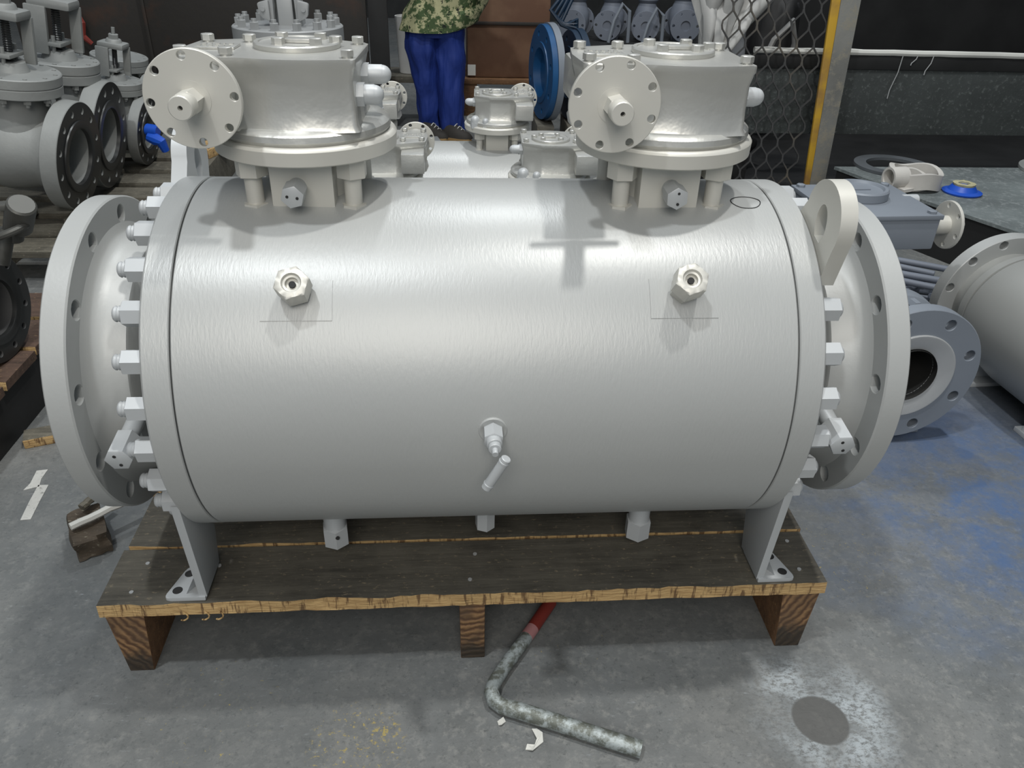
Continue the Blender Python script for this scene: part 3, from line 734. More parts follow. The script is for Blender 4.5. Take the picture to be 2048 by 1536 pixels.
box(bm, (0, 0, .47), (.14, .10, .03), bev=.005); box(bm, (0, 0, .30), (.05, .05, .10), bev=.004); obj('yoke', bm, tank_paint, tv)
for s in (-1, 1):
    bm = new(); q = rounded([(s*.045, .285), (s*.075, .30), (s*.082, .34), (s*.045, .35)], .008, 3); prism(bm, [(x, -.055, z) for x, z in q], (0, .02, 0), bev=.002)
    cyl(bm, (s*.064, -.06, .322), (s*.064, -.03, .322), .007, seg=12); obj('eye_bolt', bm, tank_paint, tv)

# ------------------------------------------------------------------ worker
wk = thing('person', 'worker in camouflage shirt, bright blue trousers and dark shoes standing behind the valves', 'person', (-.10, 3.42, FZ))
Hs = 1.0
def loft(bm, rings, n=24, cap=True, seed=0, wr=0):
    R_ = []
    for (cx, cy, z, rx, ry) in rings:
        R_.append([bm.verts.new((cx+rx*math.cos(j*2*PI/n)*(1+wr*mnoise.noise(Vector((cx*9+math.cos(j*2*PI/n)*1.6, math.sin(j*2*PI/n)*1.6, z*9+seed)))), cy+ry*math.sin(j*2*PI/n)*(1+wr*mnoise.noise(Vector((math.cos(j*2*PI/n)*1.6, math.sin(j*2*PI/n)*1.6+5, z*9+seed)))), z)) for j in range(n)])
    for A, B in zip(R_[:-1], R_[1:]):
        for j in range(n): bm.faces.new((A[j], B[j], B[(j+1) % n], A[(j+1) % n]))
    if cap: bm.faces.new(R_[0]); bm.faces.new(R_[-1])
    return R_
def dens(rings, m=5):
    out = []
    for A, B in zip(rings[:-1], rings[1:]):
        for k_ in range(m): t = k_/m; t2 = t*t*(3-2*t); out.append(tuple(a+(b-a)*(t if i == 2 else t2) for i, (a, b) in enumerate(zip(A, B))))
    out.append(rings[-1]); return out
# body: one skinned figure, leaning a little to its left
def skinfig(name, verts, edges, radii, mat, parent, root=0):
    me = bpy.data.meshes.new(name); me.from_pydata([Vector(v_) for v_ in verts], edges, []); me.materials.append(mat)
    o = bpy.data.objects.new(name, me); C.objects.link(o); o.parent = parent
    sk = o.modifiers.new('skin', 'SKIN'); ss = o.modifiers.new('sub', 'SUBSURF'); ss.levels = ss.render_levels = 2
    me.skin_vertices[0].data[root].use_root = True
    for d_, r_ in zip(me.skin_vertices[0].data, radii): d_.radius = (r_*S, r_*S)
    sk.use_smooth_shade = True
    return o
vz = [(-.02, 0, .60), (0, 0, .72), (.03, 0, .86), (.05, -.005, .99), (.055, -.01, 1.045), (.06, -.015, 1.10), (.062, -.02, 1.17),
      (-.075, 0, .56), (-.08, -.005, .33), (-.075, .01, .07), (-.075, -.06, .03),
      (.045, 0, .56), (.055, -.01, .33), (.06, .0, .07), (.075, -.06, .03),
      (-.10, 0, .96), (-.17, .0, .80), (-.11, -.16, .82), (-.09, -.21, .84),
      (.19, 0, .95), (.27, .0, .80), (.21, -.16, .82), (.19, -.21, .84)]
ed = [(0, 1), (1, 2), (2, 3), (3, 4), (4, 5), (5, 6), (0, 7), (7, 8), (8, 9), (9, 10), (0, 11), (11, 12), (12, 13), (13, 14), (3, 15), (15, 16), (16, 17), (17, 18), (3, 19), (19, 20), (20, 21), (21, 22)]
rd = [.095, .095, .11, .10, .042, .062, .055, .065, .045, .028, .022, .065, .045, .028, .022, .045, .034, .026, .020, .045, .034, .026, .020]
skinfig('body', vz, ed, rd, skin, wk)
for s, ax in ((-1, -.088), (1, .188)):     # hands: palm with five fingers
    yb, zb = -.215, .842
    V_ = [(ax, yb, zb), (ax, yb-.028, zb-.005)]; E_ = [(0, 1)]; Rr = [.018, .019]
    for f_i in range(4):
        ox = (-.020+.0135*f_i); b0 = len(V_); L_ = (.030, .036, .034, .027)[f_i]
        V_ += [(ax+ox, yb-.038, zb-.006), (ax+ox*1.1, yb-.038-L_*.5, zb-.014), (ax+ox*1.1, yb-.036-L_*.8, zb-.030)]; E_ += [(1, b0), (b0, b0+1), (b0+1, b0+2)]; Rr += [.0068, .006, .005]
    b0 = len(V_); V_ += [(ax-s*.020, yb-.010, zb-.010), (ax-s*.030, yb-.030, zb-.014)]; E_ += [(0, b0), (b0, b0+1)]; Rr += [.008, .006]
    skinfig('hand', V_, E_, Rr, skin, wk)
bm = new()
leg1 = dens([(-.075, .03, .050, .060, .062), (-.073, .02, .14, .062, .068), (-.085, .01, .33, .072, .078), (-.095, 0, .50, .090, .095), (-.075, 0, .60, .10, .105)])
leg2 = dens([(.055, -.01, .040, .066, .066), (.050, -.01, .12, .070, .072), (.045, -.01, .33, .076, .082), (.045, 0, .50, .088, .098), (.03, 0, .60, .10, .105)])
loft(bm, leg1, 40, True, 1, .30); loft(bm, leg2, 40, True, 8, .30); loft(bm, dens([(-.03, 0, .53, .13, .10), (-.025, 0, .60, .16, .11), (-.02, 0, .70, .13, .10)]), 28, True, 3, .05)
obj('trousers', bm, bluetrouser, wk, 80)
bm = new(); rr_ = dens([(-.035, 0, .555, .185, .125), (-.01, 0, .62, .195, .125), (.02, 0, .72, .175, .12), (.03, 0, .86, .17, .115), (.05, 0, .98, .15, .095), (.055, -.005, 1.03, .06, .055)])
R_ = loft(bm, rr_, 36, True, 5, .10)
for v_ in bm.verts:   # shirt tail sweeps up to the right
    t = max(0, min(1, (v_.co.x+.02)/.2)); 
    if v_.co.z < .64: v_.co.z += .085*t*t; v_.co.x += .07*t
for s, pts_ in ((-1, [(-.09, 0, .98), (-.14, 0, .93), (-.175, 0, .82), (-.15, -.06, .80)]), (1, [(.18, 0, .97), (.23, 0, .92), (.275, 0, .82), (.25, -.06, .80)])):
    tube(bm, pts_, [.05, .055, .052, .048], 18)
obj('shirt', bm, camo_m, wk, 80)
bm = new(); bmesh.ops.create_uvsphere(bm, u_segments=24, v_segments=16, radius=1); bmesh.ops.scale(bm, verts=bm.verts, vec=(.066, .075, .075)); bmesh.ops.translate(bm, verts=bm.verts, vec=(.062, .0, 1.175)); obj('hair', bm, hair, wk, 80)
for x, y, rz, sx in ((-.085, -.04, .2, 1), (.045, -.05, .15, 1)):
    bm = new(); P_ = [(-.085, .048), (-.03, .055), (.06, .044), (.10, .0), (.085, -.04), (.0, -.050), (-.07, -.044), (-.095, 0)]
    q = rounded([(a*1.0, b*1.0) for a, b in P_], .02, 3)
    Q = [Matrix.Rotation(-PI/2+.95+rz, 2) @ Vector(p_) for p_ in q]
    prism(bm, [(p_.x+x+.03, p_.y+y-.02, .0005) for p_ in Q], (0, 0, .02), bev=.003); sole = obj('shoe_sole', bm, shoe_sole, wk)
    bm = new()
    dirv = Matrix.Rotation(-PI/2+.95+rz, 2) @ Vector((1, 0)); nv = Vector((-dirv.y, dirv.x))
    V_ = []; rs = []
    for t, hh, ww in ((-.085, .05, .030), (-.05, .075, .040), (0, .070, .044), (.04, .045, .044), (.075, .032, .036), (.095, .015, .018)):
        rs.append([bm.verts.new((x+.03+dirv.x*t+nv.x*ww*math.cos(a_), y-.02+dirv.y*t+nv.y*ww*math.cos(a_), .018+hh*max(0, math.sin(a_)))) for a_ in [j*PI/10 for j in range(11)]])
    for A, B in zip(rs[:-1], rs[1:]):
        for j in range(10): bm.faces.new((A[j], A[j+1], B[j+1], B[j]))
    bm.faces.new(rs[0]); bm.faces.new(rs[-1]); obj('shoe_upper', bm, shoe_dark, wk, 80)
    bm = new()
    for j in range(4):
        t = .0+.016*j; hh = .088-.012*j
        a0 = Vector((x+.03+dirv.x*t-nv.x*.02, y-.02+dirv.y*t-nv.y*.02, hh-.008)); b0 = Vector((x+.03+dirv.x*(t+.01)+nv.x*.02, y-.02+dirv.y*(t+.01)+nv.y*.02, hh-.008)); m_ = (a0+b0)/2+Vector((0, 0, .012))
        tube(bm, [a0, m_, b0], .0028, 6)
    obj('shoe_lace', bm, paper, wk)

# ------------------------------------------------------------------ things round the worker
bm = new(); lathe(bm, (-.285, 3.78, -.215), (0, 0, 1), [(0, 0), (0, .062), (.30, .078), (.30, .07), (.01, .055)], 40); tag(obj('plastic_bucket', bm, white_plastic), 'white plastic tub behind the worker\'s left leg', 'bucket')
bm = new(); box(bm, (-.34, 3.80, -.235), (.42, .30, .036), bev=.003); box(bm, (-.50, 3.80, -.376), (.05, .28, .246), bev=.003); box(bm, (-.18, 3.80, -.376), (.05, .28, .246), bev=.003)
tag(obj('timber_stand', bm, old_wood), 'grey timber stand carrying the white tub beside the worker', 'stand')
bm = new(); box(bm, (-.25, 3.0, -.46), (.30, .22, .07), .2, bev=.004); tag(obj('grey_slab', bm, grey_casting), 'flat grey metal slab on the floor left of the worker\'s shoes', 'slab')
ct = thing('carton', 'brown wooden packing carton with bulging sides on a pallet right of the worker', 'carton')
bm = new(); box(bm, (.30, 4.22, .02), (.50, .44, .60), bev=.02); obj('carton_body', bm, cardboard, ct)
bm = new(); box(bm, (.30, 4.21, .03), (.512, .452, .018), bev=.004); obj('strap', bm, rust, ct)
bm = new(); box(bm, (.078, 3.995, -.235), (.048, .004, .062)); obj('paper_label', bm, paper, ct)
cpal = thing('wooden_pallet', 'brown pallet under the packing carton', 'pallet')
bm = new(); box(bm, (.30, 4.20, -.295), (.56, .50, .03), bev=.003); obj('deck_board', bm, post_wood, cpal)
for x in (.07, .49):
    bm = new(); box(bm, (x, 4.2, -.405), (.08, .48, .19), bev=.003); obj('stringer', bm, post_wood, cpal)
def dual_plate(label, loc, r, rz, m, mr):
    v = thing('check_valve', label, 'valve', loc, rz)
    bm = new(); plate_holes(bm, (-.03, 0, 0), (1, 0, 0), .62*r, r, .82*r, .06*r, 8, 0, .03, .3, na=6); obj('flange', bm, m, v)
    bm = new(); lathe(bm, (-.055, 0, 0), (1, 0, 0), [(0, 0), (0, .6*r), (.02, .66*r), (.04, .66*r), (.060, .64*r), (.060, .52*r), (.02, .50*r), (.02, 0)], 48); obj('valve_body', bm, m, v)
    bm = new(); lathe(bm, (-.064, 0, 0), (1, 0, 0), [(.0, .6*r), (.0, r*1.03), (.034, r*1.03), (.034, .6*r), (0, .6*r)], 64); obj('rim', bm, mr, v)
    return v
dual_plate('blue check valve disc with grey rim, standing right of the packing carton', (.415, 3.2, -.11), .232, math.radians(190), blue_paint, grey_blue)
dual_plate('dark navy check valve beside the grey-rimmed blue disc', (.560, 3.2, -.12), .218, math.radians(189), navy_paint, navy_paint)
for i, x in enumerate((.44, .60)):
    bm = new(); box(bm, (x, 3.2, FZ+.076), (.09, .3, .152), bev=.003); tag(obj('timber_chock', bm, deck_wood), ['dark timber under the blue check valve disc', 'dark timber under the navy check valve'][i], 'wood block')
# bench of small globe valves
bn = thing('work_bench', 'dark steel bench holding blue-grey valves at the back', 'bench')
bm = new(); box(bm, (1.13, 4.3, -.09), (1.0, .7, .03), bev=.003); obj('bench_top', bm, black_steel, bn)
for x in (.68, 1.58):
    for y in (4.0, 4.6):
        bm = new(); box(bm, (x, y, -.305), (.05, .05, .39)); obj('leg', bm, black_steel, bn)
bm = new(); box(bm, (1.13, 3.97, -.30), (.96, .02, .37)); obj('skirt_panel', bm, black_steel, bn)
def globe(label, x, y, z0, s, rz=0, tall=1, m=grey_blue_dim):
    v = thing('globe_valve', label, 'valve', (x, y, z0), rz)
    bm = new(); lathe(bm, (0, 0, 0), (0, 0, 1), [(0, 0), (0, .055*s), (.02*s, .06*s), (.10*s, .085*s), (.17*s, .08*s), (.23*s, .055*s), (.25*s, .07*s), (.27*s, .07*s), (.27*s, 0)], 32)
    cyl(bm, (-.13*s, 0, .10*s), (.13*s, 0, .10*s), .04*s, seg=24); obj('valve_body', bm, m, v)
    for g in (-1, 1):
        bm = new(); plate_holes(bm, (g*.12*s, 0, .10*s), (g, 0, 0), .03*s, .095*s, .075*s, .009*s, 6, 0, .02*s, 0, na=4, nb=2, ch=.001); obj('end_flange', bm, m, v)
    bm = new(); 
    for g in (-1, 1): tube(bm, [(g*.055*s, 0, .26*s), (g*.05*s, 0, .34*s*tall), (g*.02*s, 0, .42*s*tall)], .010*s, 8)
    cyl(bm, (0, 0, .26*s), (0, 0, .46*s*tall), .012*s, seg=12); obj('yoke', bm, m, v)
    return v
globe('blue-grey globe valve on the bench, just right of the packing carton', .74, 4.22, -.075, .92, 1.2, 1)
globe('blue-grey globe valve with pointed yoke on the bench, second from the carton', .96, 4.22, -.075, .92, 1.2, 1)
globe('blue-grey globe valve on the bench above the right gearbox bolts', 1.18, 4.22, -.075, .92, 1.35, 1)
globe('blue-grey globe valve on the bench next to the white plastic bundle', 1.41, 4.22, -.075, 1.0, 1.5, 1)
for i, (x, z, lab) in enumerate(((.98, -.04, 'pale arched casting leaning on the bench left of the right gearbox'), (1.19, -.06, 'pale arched casting leaning on the bench behind the right gearbox cover'))):
    bm = new(); zq = -.064; pth = [(x-.07, 3.99, zq), (x-.045, 3.99, z+.10), (x, 4.0, z+.19), (x+.045, 4.0, z+.15), (x+.05, 4.0, zq)]; tube(bm, pth, .011, 8)
    tag(obj('arched_casting', bm, grey_blue), lab, 'casting')
bm = new()
for q in range(4):
    tube(bm, [(.60+.02*q, 3.6, .30-.02*q), (.56+.02*q, 3.58, .22), (.50+.02*q, 3.57, .15-.02*q), (.56+.01*q, 3.56, .08), (.64, 3.55, .05+.02*q), (.66, 3.6, -.1), (.66+.01*q, 3.6, FZ+.02)], .012, 8)
tag(obj('hose_bundle', bm, navy_paint), 'tangled dark navy hoses hanging behind the blue disc', 'hose')

# white plastic sheet bundle
pb = thing('plastic_sheet_bundle', 'bundle of dirty white plastic sheets gathered to a point beside the mesh fence', 'plastic sheet')
for q in range(9):
    t = q/8; bm = new(); n = 12; A_ = []; x_top0 = 1.00+.33*t; 
    for j in range(n+1):
        s_ = j/n; z = .42-.36*s_-.05*t; wx = .05*(1-s_)+.016
        xc = x_top0*(1-s_)+(1.105+.055*t)*s_+.02*math.sin(s_*3+q); yc = 2.62+.05*math.sin(q*2.1+s_*4)*(1-s_*.5)
        A_.append((xc, yc, z, wx))
    rows = []
    for xc, yc, z, wx in A_:
        rows.append([bm.verts.new((xc+wx*math.cos(a_)*.8, yc+.028*math.sin(a_)+.010*math.sin(2*a_+q), z)) for a_ in [k_*2*PI/12 for k_ in range(12)]])
    for A, B in zip(rows[:-1], rows[1:]):
        for k_ in range(12): bm.faces.new((A[k_], B[k_], B[(k_+1) % 12], A[(k_+1) % 12]))
    bm.faces.new(rows[0]); bm.faces.new(rows[-1]); obj('plastic_fold', bm, white_plastic, pb, 60)
bm = new(); box(bm, (1.16, 2.7, -.250), (.20, .2, .498), bev=.01); tag(obj('steel_bin', bm, black_steel), 'dark steel bin holding the white plastic bundle', 'bin')

# ------------------------------------------------------------------ mesh fence, post, beam, platform
fn = thing('mesh_fence', 'rusty expanded-metal mesh fence panel left of the yellow-edged post', 'fence')
bm = new(); y0 = 2.44; wd, hd = .076, .070; segs = []
x0, x1, z0, z1 = 1.10, 1.59, -.48, .55
ni, nj = int((x1-x0)/wd)+2, int((z1-z0)/hd)+1
for j in range(nj):
    for i in range(ni):
        xa = x0+wd*i+(wd/2 if j % 2 else 0); za = z0+hd*j
        for s in (-1, 1):
            xb = xa+s*wd/2; zb = za+hd
            if min(xa, xb) < x0 or max(xa, xb) > x1: continue
            jit = lambda q_: .003*mnoise.noise(Vector((q_*7, j, i)))
            tube(bm, [(xa, y0, za), (xa+s*.003, y0+.004, za+.016), (xb-s*.003, y0-.004, zb-.016), (xb, y0, zb)], .0044, 4)
obj('mesh_panel', bm, paint('rusty_mesh', (.055, .055, .055), .6, .2, 30, .3, .2, col2=(.15, .13, .10), spots=(.5, .7)), fn)
bm = new(); 
pst = thing('fence_post', 'leaning grey angle post with worn yellow edge holding the mesh fence', 'post')
def slab(name, xa0, xa1, xb0, xb1, ya, yb, m, zt=.62):
    bm_ = new(); prism(bm_, [(xb0, ya, FZ), (xb1, ya, FZ), (xa1, ya, zt), (xa0, ya, zt)], (0, yb-ya, 0), bev=.002); obj(name, bm_, m, pst)
slab('yellow_edge', 1.525, 1.568, 1.605, 1.630, 2.415, 2.43, yellow_paint)
slab('post_web', 1.568, 1.660, 1.630, 1.700, 2.412, 2.46, mottled('scuffed_grey_paint', (.13, .13, .12), (.26, .24, .19), 12, .50, .62))
# hanging junk behind the mesh
bm = new(); cyl(bm, (1.62, 2.9, -.35), (1.62, 2.9, .05), .012, seg=10)
tube(bm, [(1.42, 2.8, -.05), (1.48, 2.8, .12), (1.56, 2.82, .20), (1.60, 2.84, .10), (1.58, 2.85, -.08), (1.5, 2.8, -.2), (1.57, 2.8, -.30), (1.68, 2.8, -.30)], .015, 10)
tag(obj('bent_pipe', bm, paint('pale_scuffed_pipe', (.33, .33, .32), .5, .2, 20, .3, .3)), 'bent grey pipe hanging behind the mesh fence', 'pipe')
for i, (x, y, z, sx, sz, lab) in enumerate(((1.42, 3.3, .02, .22, .32, 'pale plastic sack standing behind the upper mesh fence'), (1.75, 3.5, -.05, .25, .4, 'grey sack behind the mesh beside the post'), (1.35, 2.9, -.3, .3, .2, 'grey sack slumped behind the lower mesh'))):
    bm = new(); bmesh.ops.create_icosphere(bm, subdivisions=4, radius=1)
    for v_ in bm.verts: v_.co = v_.co*(1+.22*mnoise.noise(v_.co*1.7+Vector((i*4, 0, 0)))+.08*mnoise.noise(v_.co*5))
    zz = sz/2*1.0; bmesh.ops.scale(bm, verts=bm.verts, vec=(sx/2, .12, zz)); zb = min(v_.co.z for v_ in bm.verts)
    base = FZ if i == 2 else (FZ+.02); bmesh.ops.translate(bm, verts=bm.verts, vec=(x, y, base-zb))
    if i < 2:
        for v_ in bm.verts:
            v_.co.z = base+(v_.co.z-base)*(2.4 if i == 0 else 1.9)
    tag(obj('sack', bm, [paint('pale_sack', (.20, .21, .22), .7, 0, 20, .5, .2), black_steel, black_steel][i], None, 80), lab, 'sack')

bmn = thing('steel_beam', 'long dark dusty steel beam with a white-crusted top edge at the right', 'beam')
dust = mottled('dusty_black_beam', (.032, .037, .036), (.14, .155, .15), 38, .54, .70)
bm = new(); box(bm, (3.45, 2.575, -.085), (4.3, .03, .345), bev=.003); obj('beam_web', bm, dust, bmn)
bm = new(); box(bm, (3.45, 2.565, .062), (4.3, .03, .058), bev=.003); obj('beam_rib', bm, black_steel, bmn)
bm = new(); pth = [(1.30+4.3*q/60, 2.553+.002*math.sin(q*1.7), .108+.003*mnoise.noise(Vector((q*.6, 0, 0)))-.0035*(q/10)) for q in range(61)]
tube(bm, pth, [.0135+.003*mnoise.noise(Vector((q*.9, 4, 0))) for q in range(61)], 8); obj('white_crust', bm, paper, bmn)
for x, L_ in ((1.99, .19), (2.06, .045), (2.135, .085)):
    bm = new(); tube(bm, [(x, 2.545, .10), (x-.005, 2.543, .10-L_*.4), (x-.022, 2.545, .10-L_*.8), (x-.024, 2.543, .10-L_)], .0024, 6); obj('drip', bm, sling_grey, bmn)
for x in (1.34, 5.4):
    bm = new(); box(bm, (x, 2.60, -.379), (.07, .02, .243)); obj('beam_foot', bm, black_steel, bmn)
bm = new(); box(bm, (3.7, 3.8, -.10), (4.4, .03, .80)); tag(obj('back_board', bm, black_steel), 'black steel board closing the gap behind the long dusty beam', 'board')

pf = thing('steel_platform', 'low grey paint-spattered steel platform at the right', 'platform')
plat_m = mottled('spattered_platform', (.10, .115, .115), (.24, .26, .26), 30, .50, .66)
bm = new(); prism(bm, [(1.60, 2.16, -.312), (1.755, 1.712, -.312), (1.923, 1.338, -.312), (2.30, .75, -.312), (5.5, .75, -.312), (5.5, 2.16, -.312)], (0, 0, .012)); obj('deck', bm, plat_m, pf)
bm = new()
for A, B in (((1.61, 2.15), (1.765, 1.712)), ((1.765, 1.712), (1.933, 1.338)), ((1.933, 1.338), (2.31, .76))):
    prism(bm, [(A[0], A[1], -.312), (B[0], B[1], -.312), (B[0], B[1], FZ), (A[0], A[1], FZ)], (.03, .012, 0))
obj('platform_side', bm, black_steel, pf)
PZ = -.30
bm = new(); box(bm, (3.5, 2.97, FZ+.004), (4.4, 1.56, .006)); tag(obj('shade_sheet', bm, black_steel), 'added black sheet standing in for the shade on the floor beneath and behind the long beam', 'shade sheet')  # shade under and behind the beam, put in as a black sheet
# rings on the platform
def ring_obj(label, x, y, z, r0, r1, t, m, tilt=(0, 0, 0)):
    bm = new(); lathe(bm, (0, 0, 0), (0, 0, 1), [(0, r0), (0, r1), (t, r1), (t, r0), (0, r0)], 64)
    o = obj('flat_ring', bm, m, None, 35, loc=(x, y, z), rot=tilt); return tag(o, label, 'ring')
ring_obj('large flat dark grey ring lying on the platform behind the white sling', 1.86, 2.15, PZ+.001, .115, .165, .012, paint('dull_ring_grey', (.10, .11, .12), .6, .1, 40, .2, .2))
rg = thing('flanged_disc', 'grey flanged disc on the platform at the right edge under the beam', 'disc', (2.62, 2.08, PZ+.001))
bm = new(); lathe(bm, (0, 0, 0), (0, 0, 1), [(0, 0), (0, .20), (.012, .20), (.012, .12), (.026, .12), (.026, 0)], 64); obj('disc_plate', bm, grey_casting, rg)
bm = new(); lathe(bm, (0, 0, .025), (0, 0, 1), [(0, 0), (0, .08), (.02, .10), (.02, .05), (.05, .04), (.05, 0)], 40); obj('disc_hub', bm, grey_casting, rg)
bc = thing('blue_cap', 'round bright blue cap with yellow-white crust on the grey platform', 'cap', (1.965, 1.80, PZ+.001))
bm = new(); lathe(bm, (0, 0, 0), (0, 0, 1), [(0, 0), (0, .072), (.006, .074), (.012, .055), (.03, .042), (.03, 0)], 48); obj('cap_disc', bm, blue_plastic, bc)
bm = new(); lathe(bm, (0, 0, .030), (0, 0, 1), [(0, .022), (0, .040), (.008, .042), (.010, .03), (.008, .022), (0, .022)], 40)
for v_ in bm.verts: v_.co += Vector((0, 0, .003*mnoise.noise(v_.co*80)))
obj('cap_crust', bm, paint('yellow_white_crust', (.45, .42, .25), .8, 0, 60, .4, .2), bc)
# white webbing sling coil
bm = new()
for (rx, ry, cx, cy, h, ph, a1) in ((.092, .060, 1.800, 1.880, .030, 0, 2*PI), (.064, .038, 1.79, 1.87, .022, .8, 2*PI)):
    pth = [(cx+rx*math.cos(ph+a1*k_/40), cy+ry*1.6*math.sin(ph+a1*k_/40), PZ+h+.0095+.008*math.sin(3*a1*k_/40)) for k_ in range(40)]
    tube(bm, pth, .010, closed=True, flat=(h, (0, 0, 1)))
lathe(bm, (1.665, 1.83, PZ+.048), (1, .15, 0), [(0, .033), (0, .042), (.070, .042), (.070, .033), (0, .033)], 40)
pth = [(1.70, 1.80, PZ+.012), (1.74, 1.81, PZ+.014), (1.77, 1.84, PZ+.02)]
tube(bm, pth, .006, flat=(.030, (0, 1, .0)))
tag(obj('webbing_sling', bm, webbing, None, 60), 'coiled white webbing lifting sling on the platform behind the geared valve', 'sling')

# ------------------------------------------------------------------ geared grey-blue ball valve at right
gv = thing('flanged_gear_valve', 'blue-grey geared ball valve with open bore flange facing the camera, right of the big valve', 'valve', (1.024, .40, -.305), math.radians(3))
r = .174
bm = new(); plate_holes(bm, (0, 0, 0), (0, -1, 0), .105, r, .146, .0135, 8, -.034, 0, math.radians(20), ch=.002, na=8); fl_ = obj('end_flange', bm, grey_blue, gv)
bm = new(); lathe(bm, (0, .0, 0), (0, -1, 0), [(-.004, .110), (.003, .110), (.0045, .108), (.0045, .104), (-.006, .070), (-.02, .068)], 64); obj('raised_face', bm, sling_grey, fl_)
bm = new(); lathe(bm, (0, .30, 0), (0, -1, 0), [(0, 0), (0, .070), (.30, .068)], 48); obj('bore', bm, bore_dark, fl_)
bm = new(); lathe(bm, (0, .02, 0), (0, 1, 0), [(0, .114), (.03, .106), (.07, .110), (.09, .140), (.10, .155), (.14, .158), (.15, .145), (.30, .150), (.40, .145), (.42, .155), (.46, .155), (.47, .12), (.60, .11), (.60, 0)], 64); obj('valve_body', bm, grey_blue, gv)
for q in range(14):
    a_ = q*2*PI/14; x, z = .140*math.cos(a_), .140*math.sin(a_); bm = new(); hexn(bm, (x, .125, z), (x, .090, z), .0125); obj('body_bolt', bm, grey_blue, gv)
bm = new(); plate_holes(bm, (0, .62, 0), (0, 1, 0), .10, r, .146, .0135, 8, 0, .036, .3, ch=.002, na=8); obj('end_flange', bm, grey_blue, gv)
bm = new(); cyl(bm, (0, .40, .12), (0, .40, .225), .055, .048, seg=32); obj('stem_neck', bm, grey_blue, gv)
bm = new(); box(bm, (.03, .42, .243), (.28, .26, .085), bev=.006); box(bm, (.03, .42, .2865), (.288, .268, .012), bev=.002); gb = obj('gear_housing', bm, grey_blue, gv)
bm = new(); lathe(bm, (.03, .45, .292), (0, 0, 1), [(0, 0), (0, .070), (.002, .072), (.022, .072), (.026, .068), (.026, .060), (.020, .056), (.020, 0)], 56); box(bm, (.025, .45, .313), (.05, .03, .004)); obj('round_cover', bm, grey_blue, gb)
for x, y in ((-.09, .30), (.15, .305), (.15, .535), (-.095, .535)):
    bm = new(); hexn(bm, (x, y, .292), (x, y, .300), .012); obj('cover_bolt', bm, grey_blue, gb)
bm = new(); cyl(bm, (.165, .34, .248), (.235, .34, .248), .024, seg=20); plate_holes(bm, (.225, .34, .248), (1, 0, 0), .01, .062, .050, .006, 6, 0, .008, .3, na=6, ch=.001); cyl(bm, (.225, .34, .248), (.270, .34, .248), .014, seg=18, ch=.002); obj('input_flange', bm, disc_paint, gv)
bm = new(); cyl(bm, (.155, .45, .278), (.20, .45, .278), .016, seg=16, ch=.002); obj('stop_cap', bm, nut_paint, gv)
bm = new(); box(bm, (.045, .22, -.185), (.12, .36, .018), bev=.002); obj('base_plate', bm, grey_blue, gv)
# ------------------------------------------------------------------ big round valve at right edge
bv = thing('large_ball_valve', 'big satin grey ball valve cut off by the right edge of the view', 'valve', (1.520, .45, -.300), math.radians(3))
r = .186
bm = new(); plate_holes(bm, (0, .36, 0), (0, 1, 0), .13, r, .170, .0125, 12, 0, .04, .25, ch=.002, na=6); obj('end_flange', bm, flange_paint, bv)
bm = new(); lathe(bm, (0, .37, 0), (0, -1, 0), [(0, .14), (.04, .135), (.05, .150), (.075, .153), (.078, .146), (.085, .146), (.088, .158), (.12, .166), (.20, .176), (.36, .176), (.46, .166), (.50, .15), (.50, 0)], 80); obj('valve_body', bm, paint('satin_grey_paint', (.34, .345, .33), .42, .25, 60, .1, .03), bv)
for q in range(10):
    a_ = q*2*PI/10+.2; x, z = .168*math.cos(a_), .168*math.sin(a_)
    if z < -.15: continue
bm = new(); plate_holes(bm, (0, -.135, 0), (0, -1, 0), .10, r, .170, .0125, 12, 0, .04, .25, ch=.002, na=6); obj('end_flange', bm, flange_paint, bv)
for y in (-.03, .25):
    bm = new(); prism(bm, [(-.11, y, -.10), (.11, y, -.10), (.13, y, FZ+.301+.012), (-.13, y, FZ+.301+.012)], (0, .016, 0), bev=.001); box(bm, (0, y, FZ+.3005+.006), (.27, .07, .012), bev=.001); obj('support_foot', bm, nut_paint, bv)
bm = new(); cyl(bm, (-.02, .12, .16), (-.02, .12, .26), .05, seg=24); box(bm, (-.02, .12, .25), (.14, .14, .02), bev=.002); obj('stem_flange', bm, flange_paint, bv)
# scrap bars between the two right-hand valves
rnd = random.Random(11)
for i in range(12):
    lay, k_ = divmod(i, 4); z = FZ+.014+.028*lay
    ang = (-.35, .75, -.6)[lay]+rnd.uniform(-.10, .10); cxr, cyr = 1.50+.02*lay, 1.27+.02*lay
    off = (k_-1.5)*.066; sl_ = rnd.uniform(-.05, .05); cx_, cyy_ = cxr-off*math.sin(ang)+sl_*math.cos(ang), cyr+off*math.cos(ang)+sl_*math.sin(ang)
    L_ = rnd.uniform(.17, .26); dv = Vector((math.cos(ang), math.sin(ang), 0))*L_/2; p_ = Vector((cx_, cyy_, z)); rr_ = rnd.uniform(.0105, .0135)
    bm = new(); cyl(bm, p_-dv, p_+dv, rr_, seg=12, ch=.002)
    tag(obj('steel_rod', bm, grey_blue_dim), 'short blue-grey steel rod in the scrap heap between the right-hand valves', 'rod', 'loose rods behind the right valves')

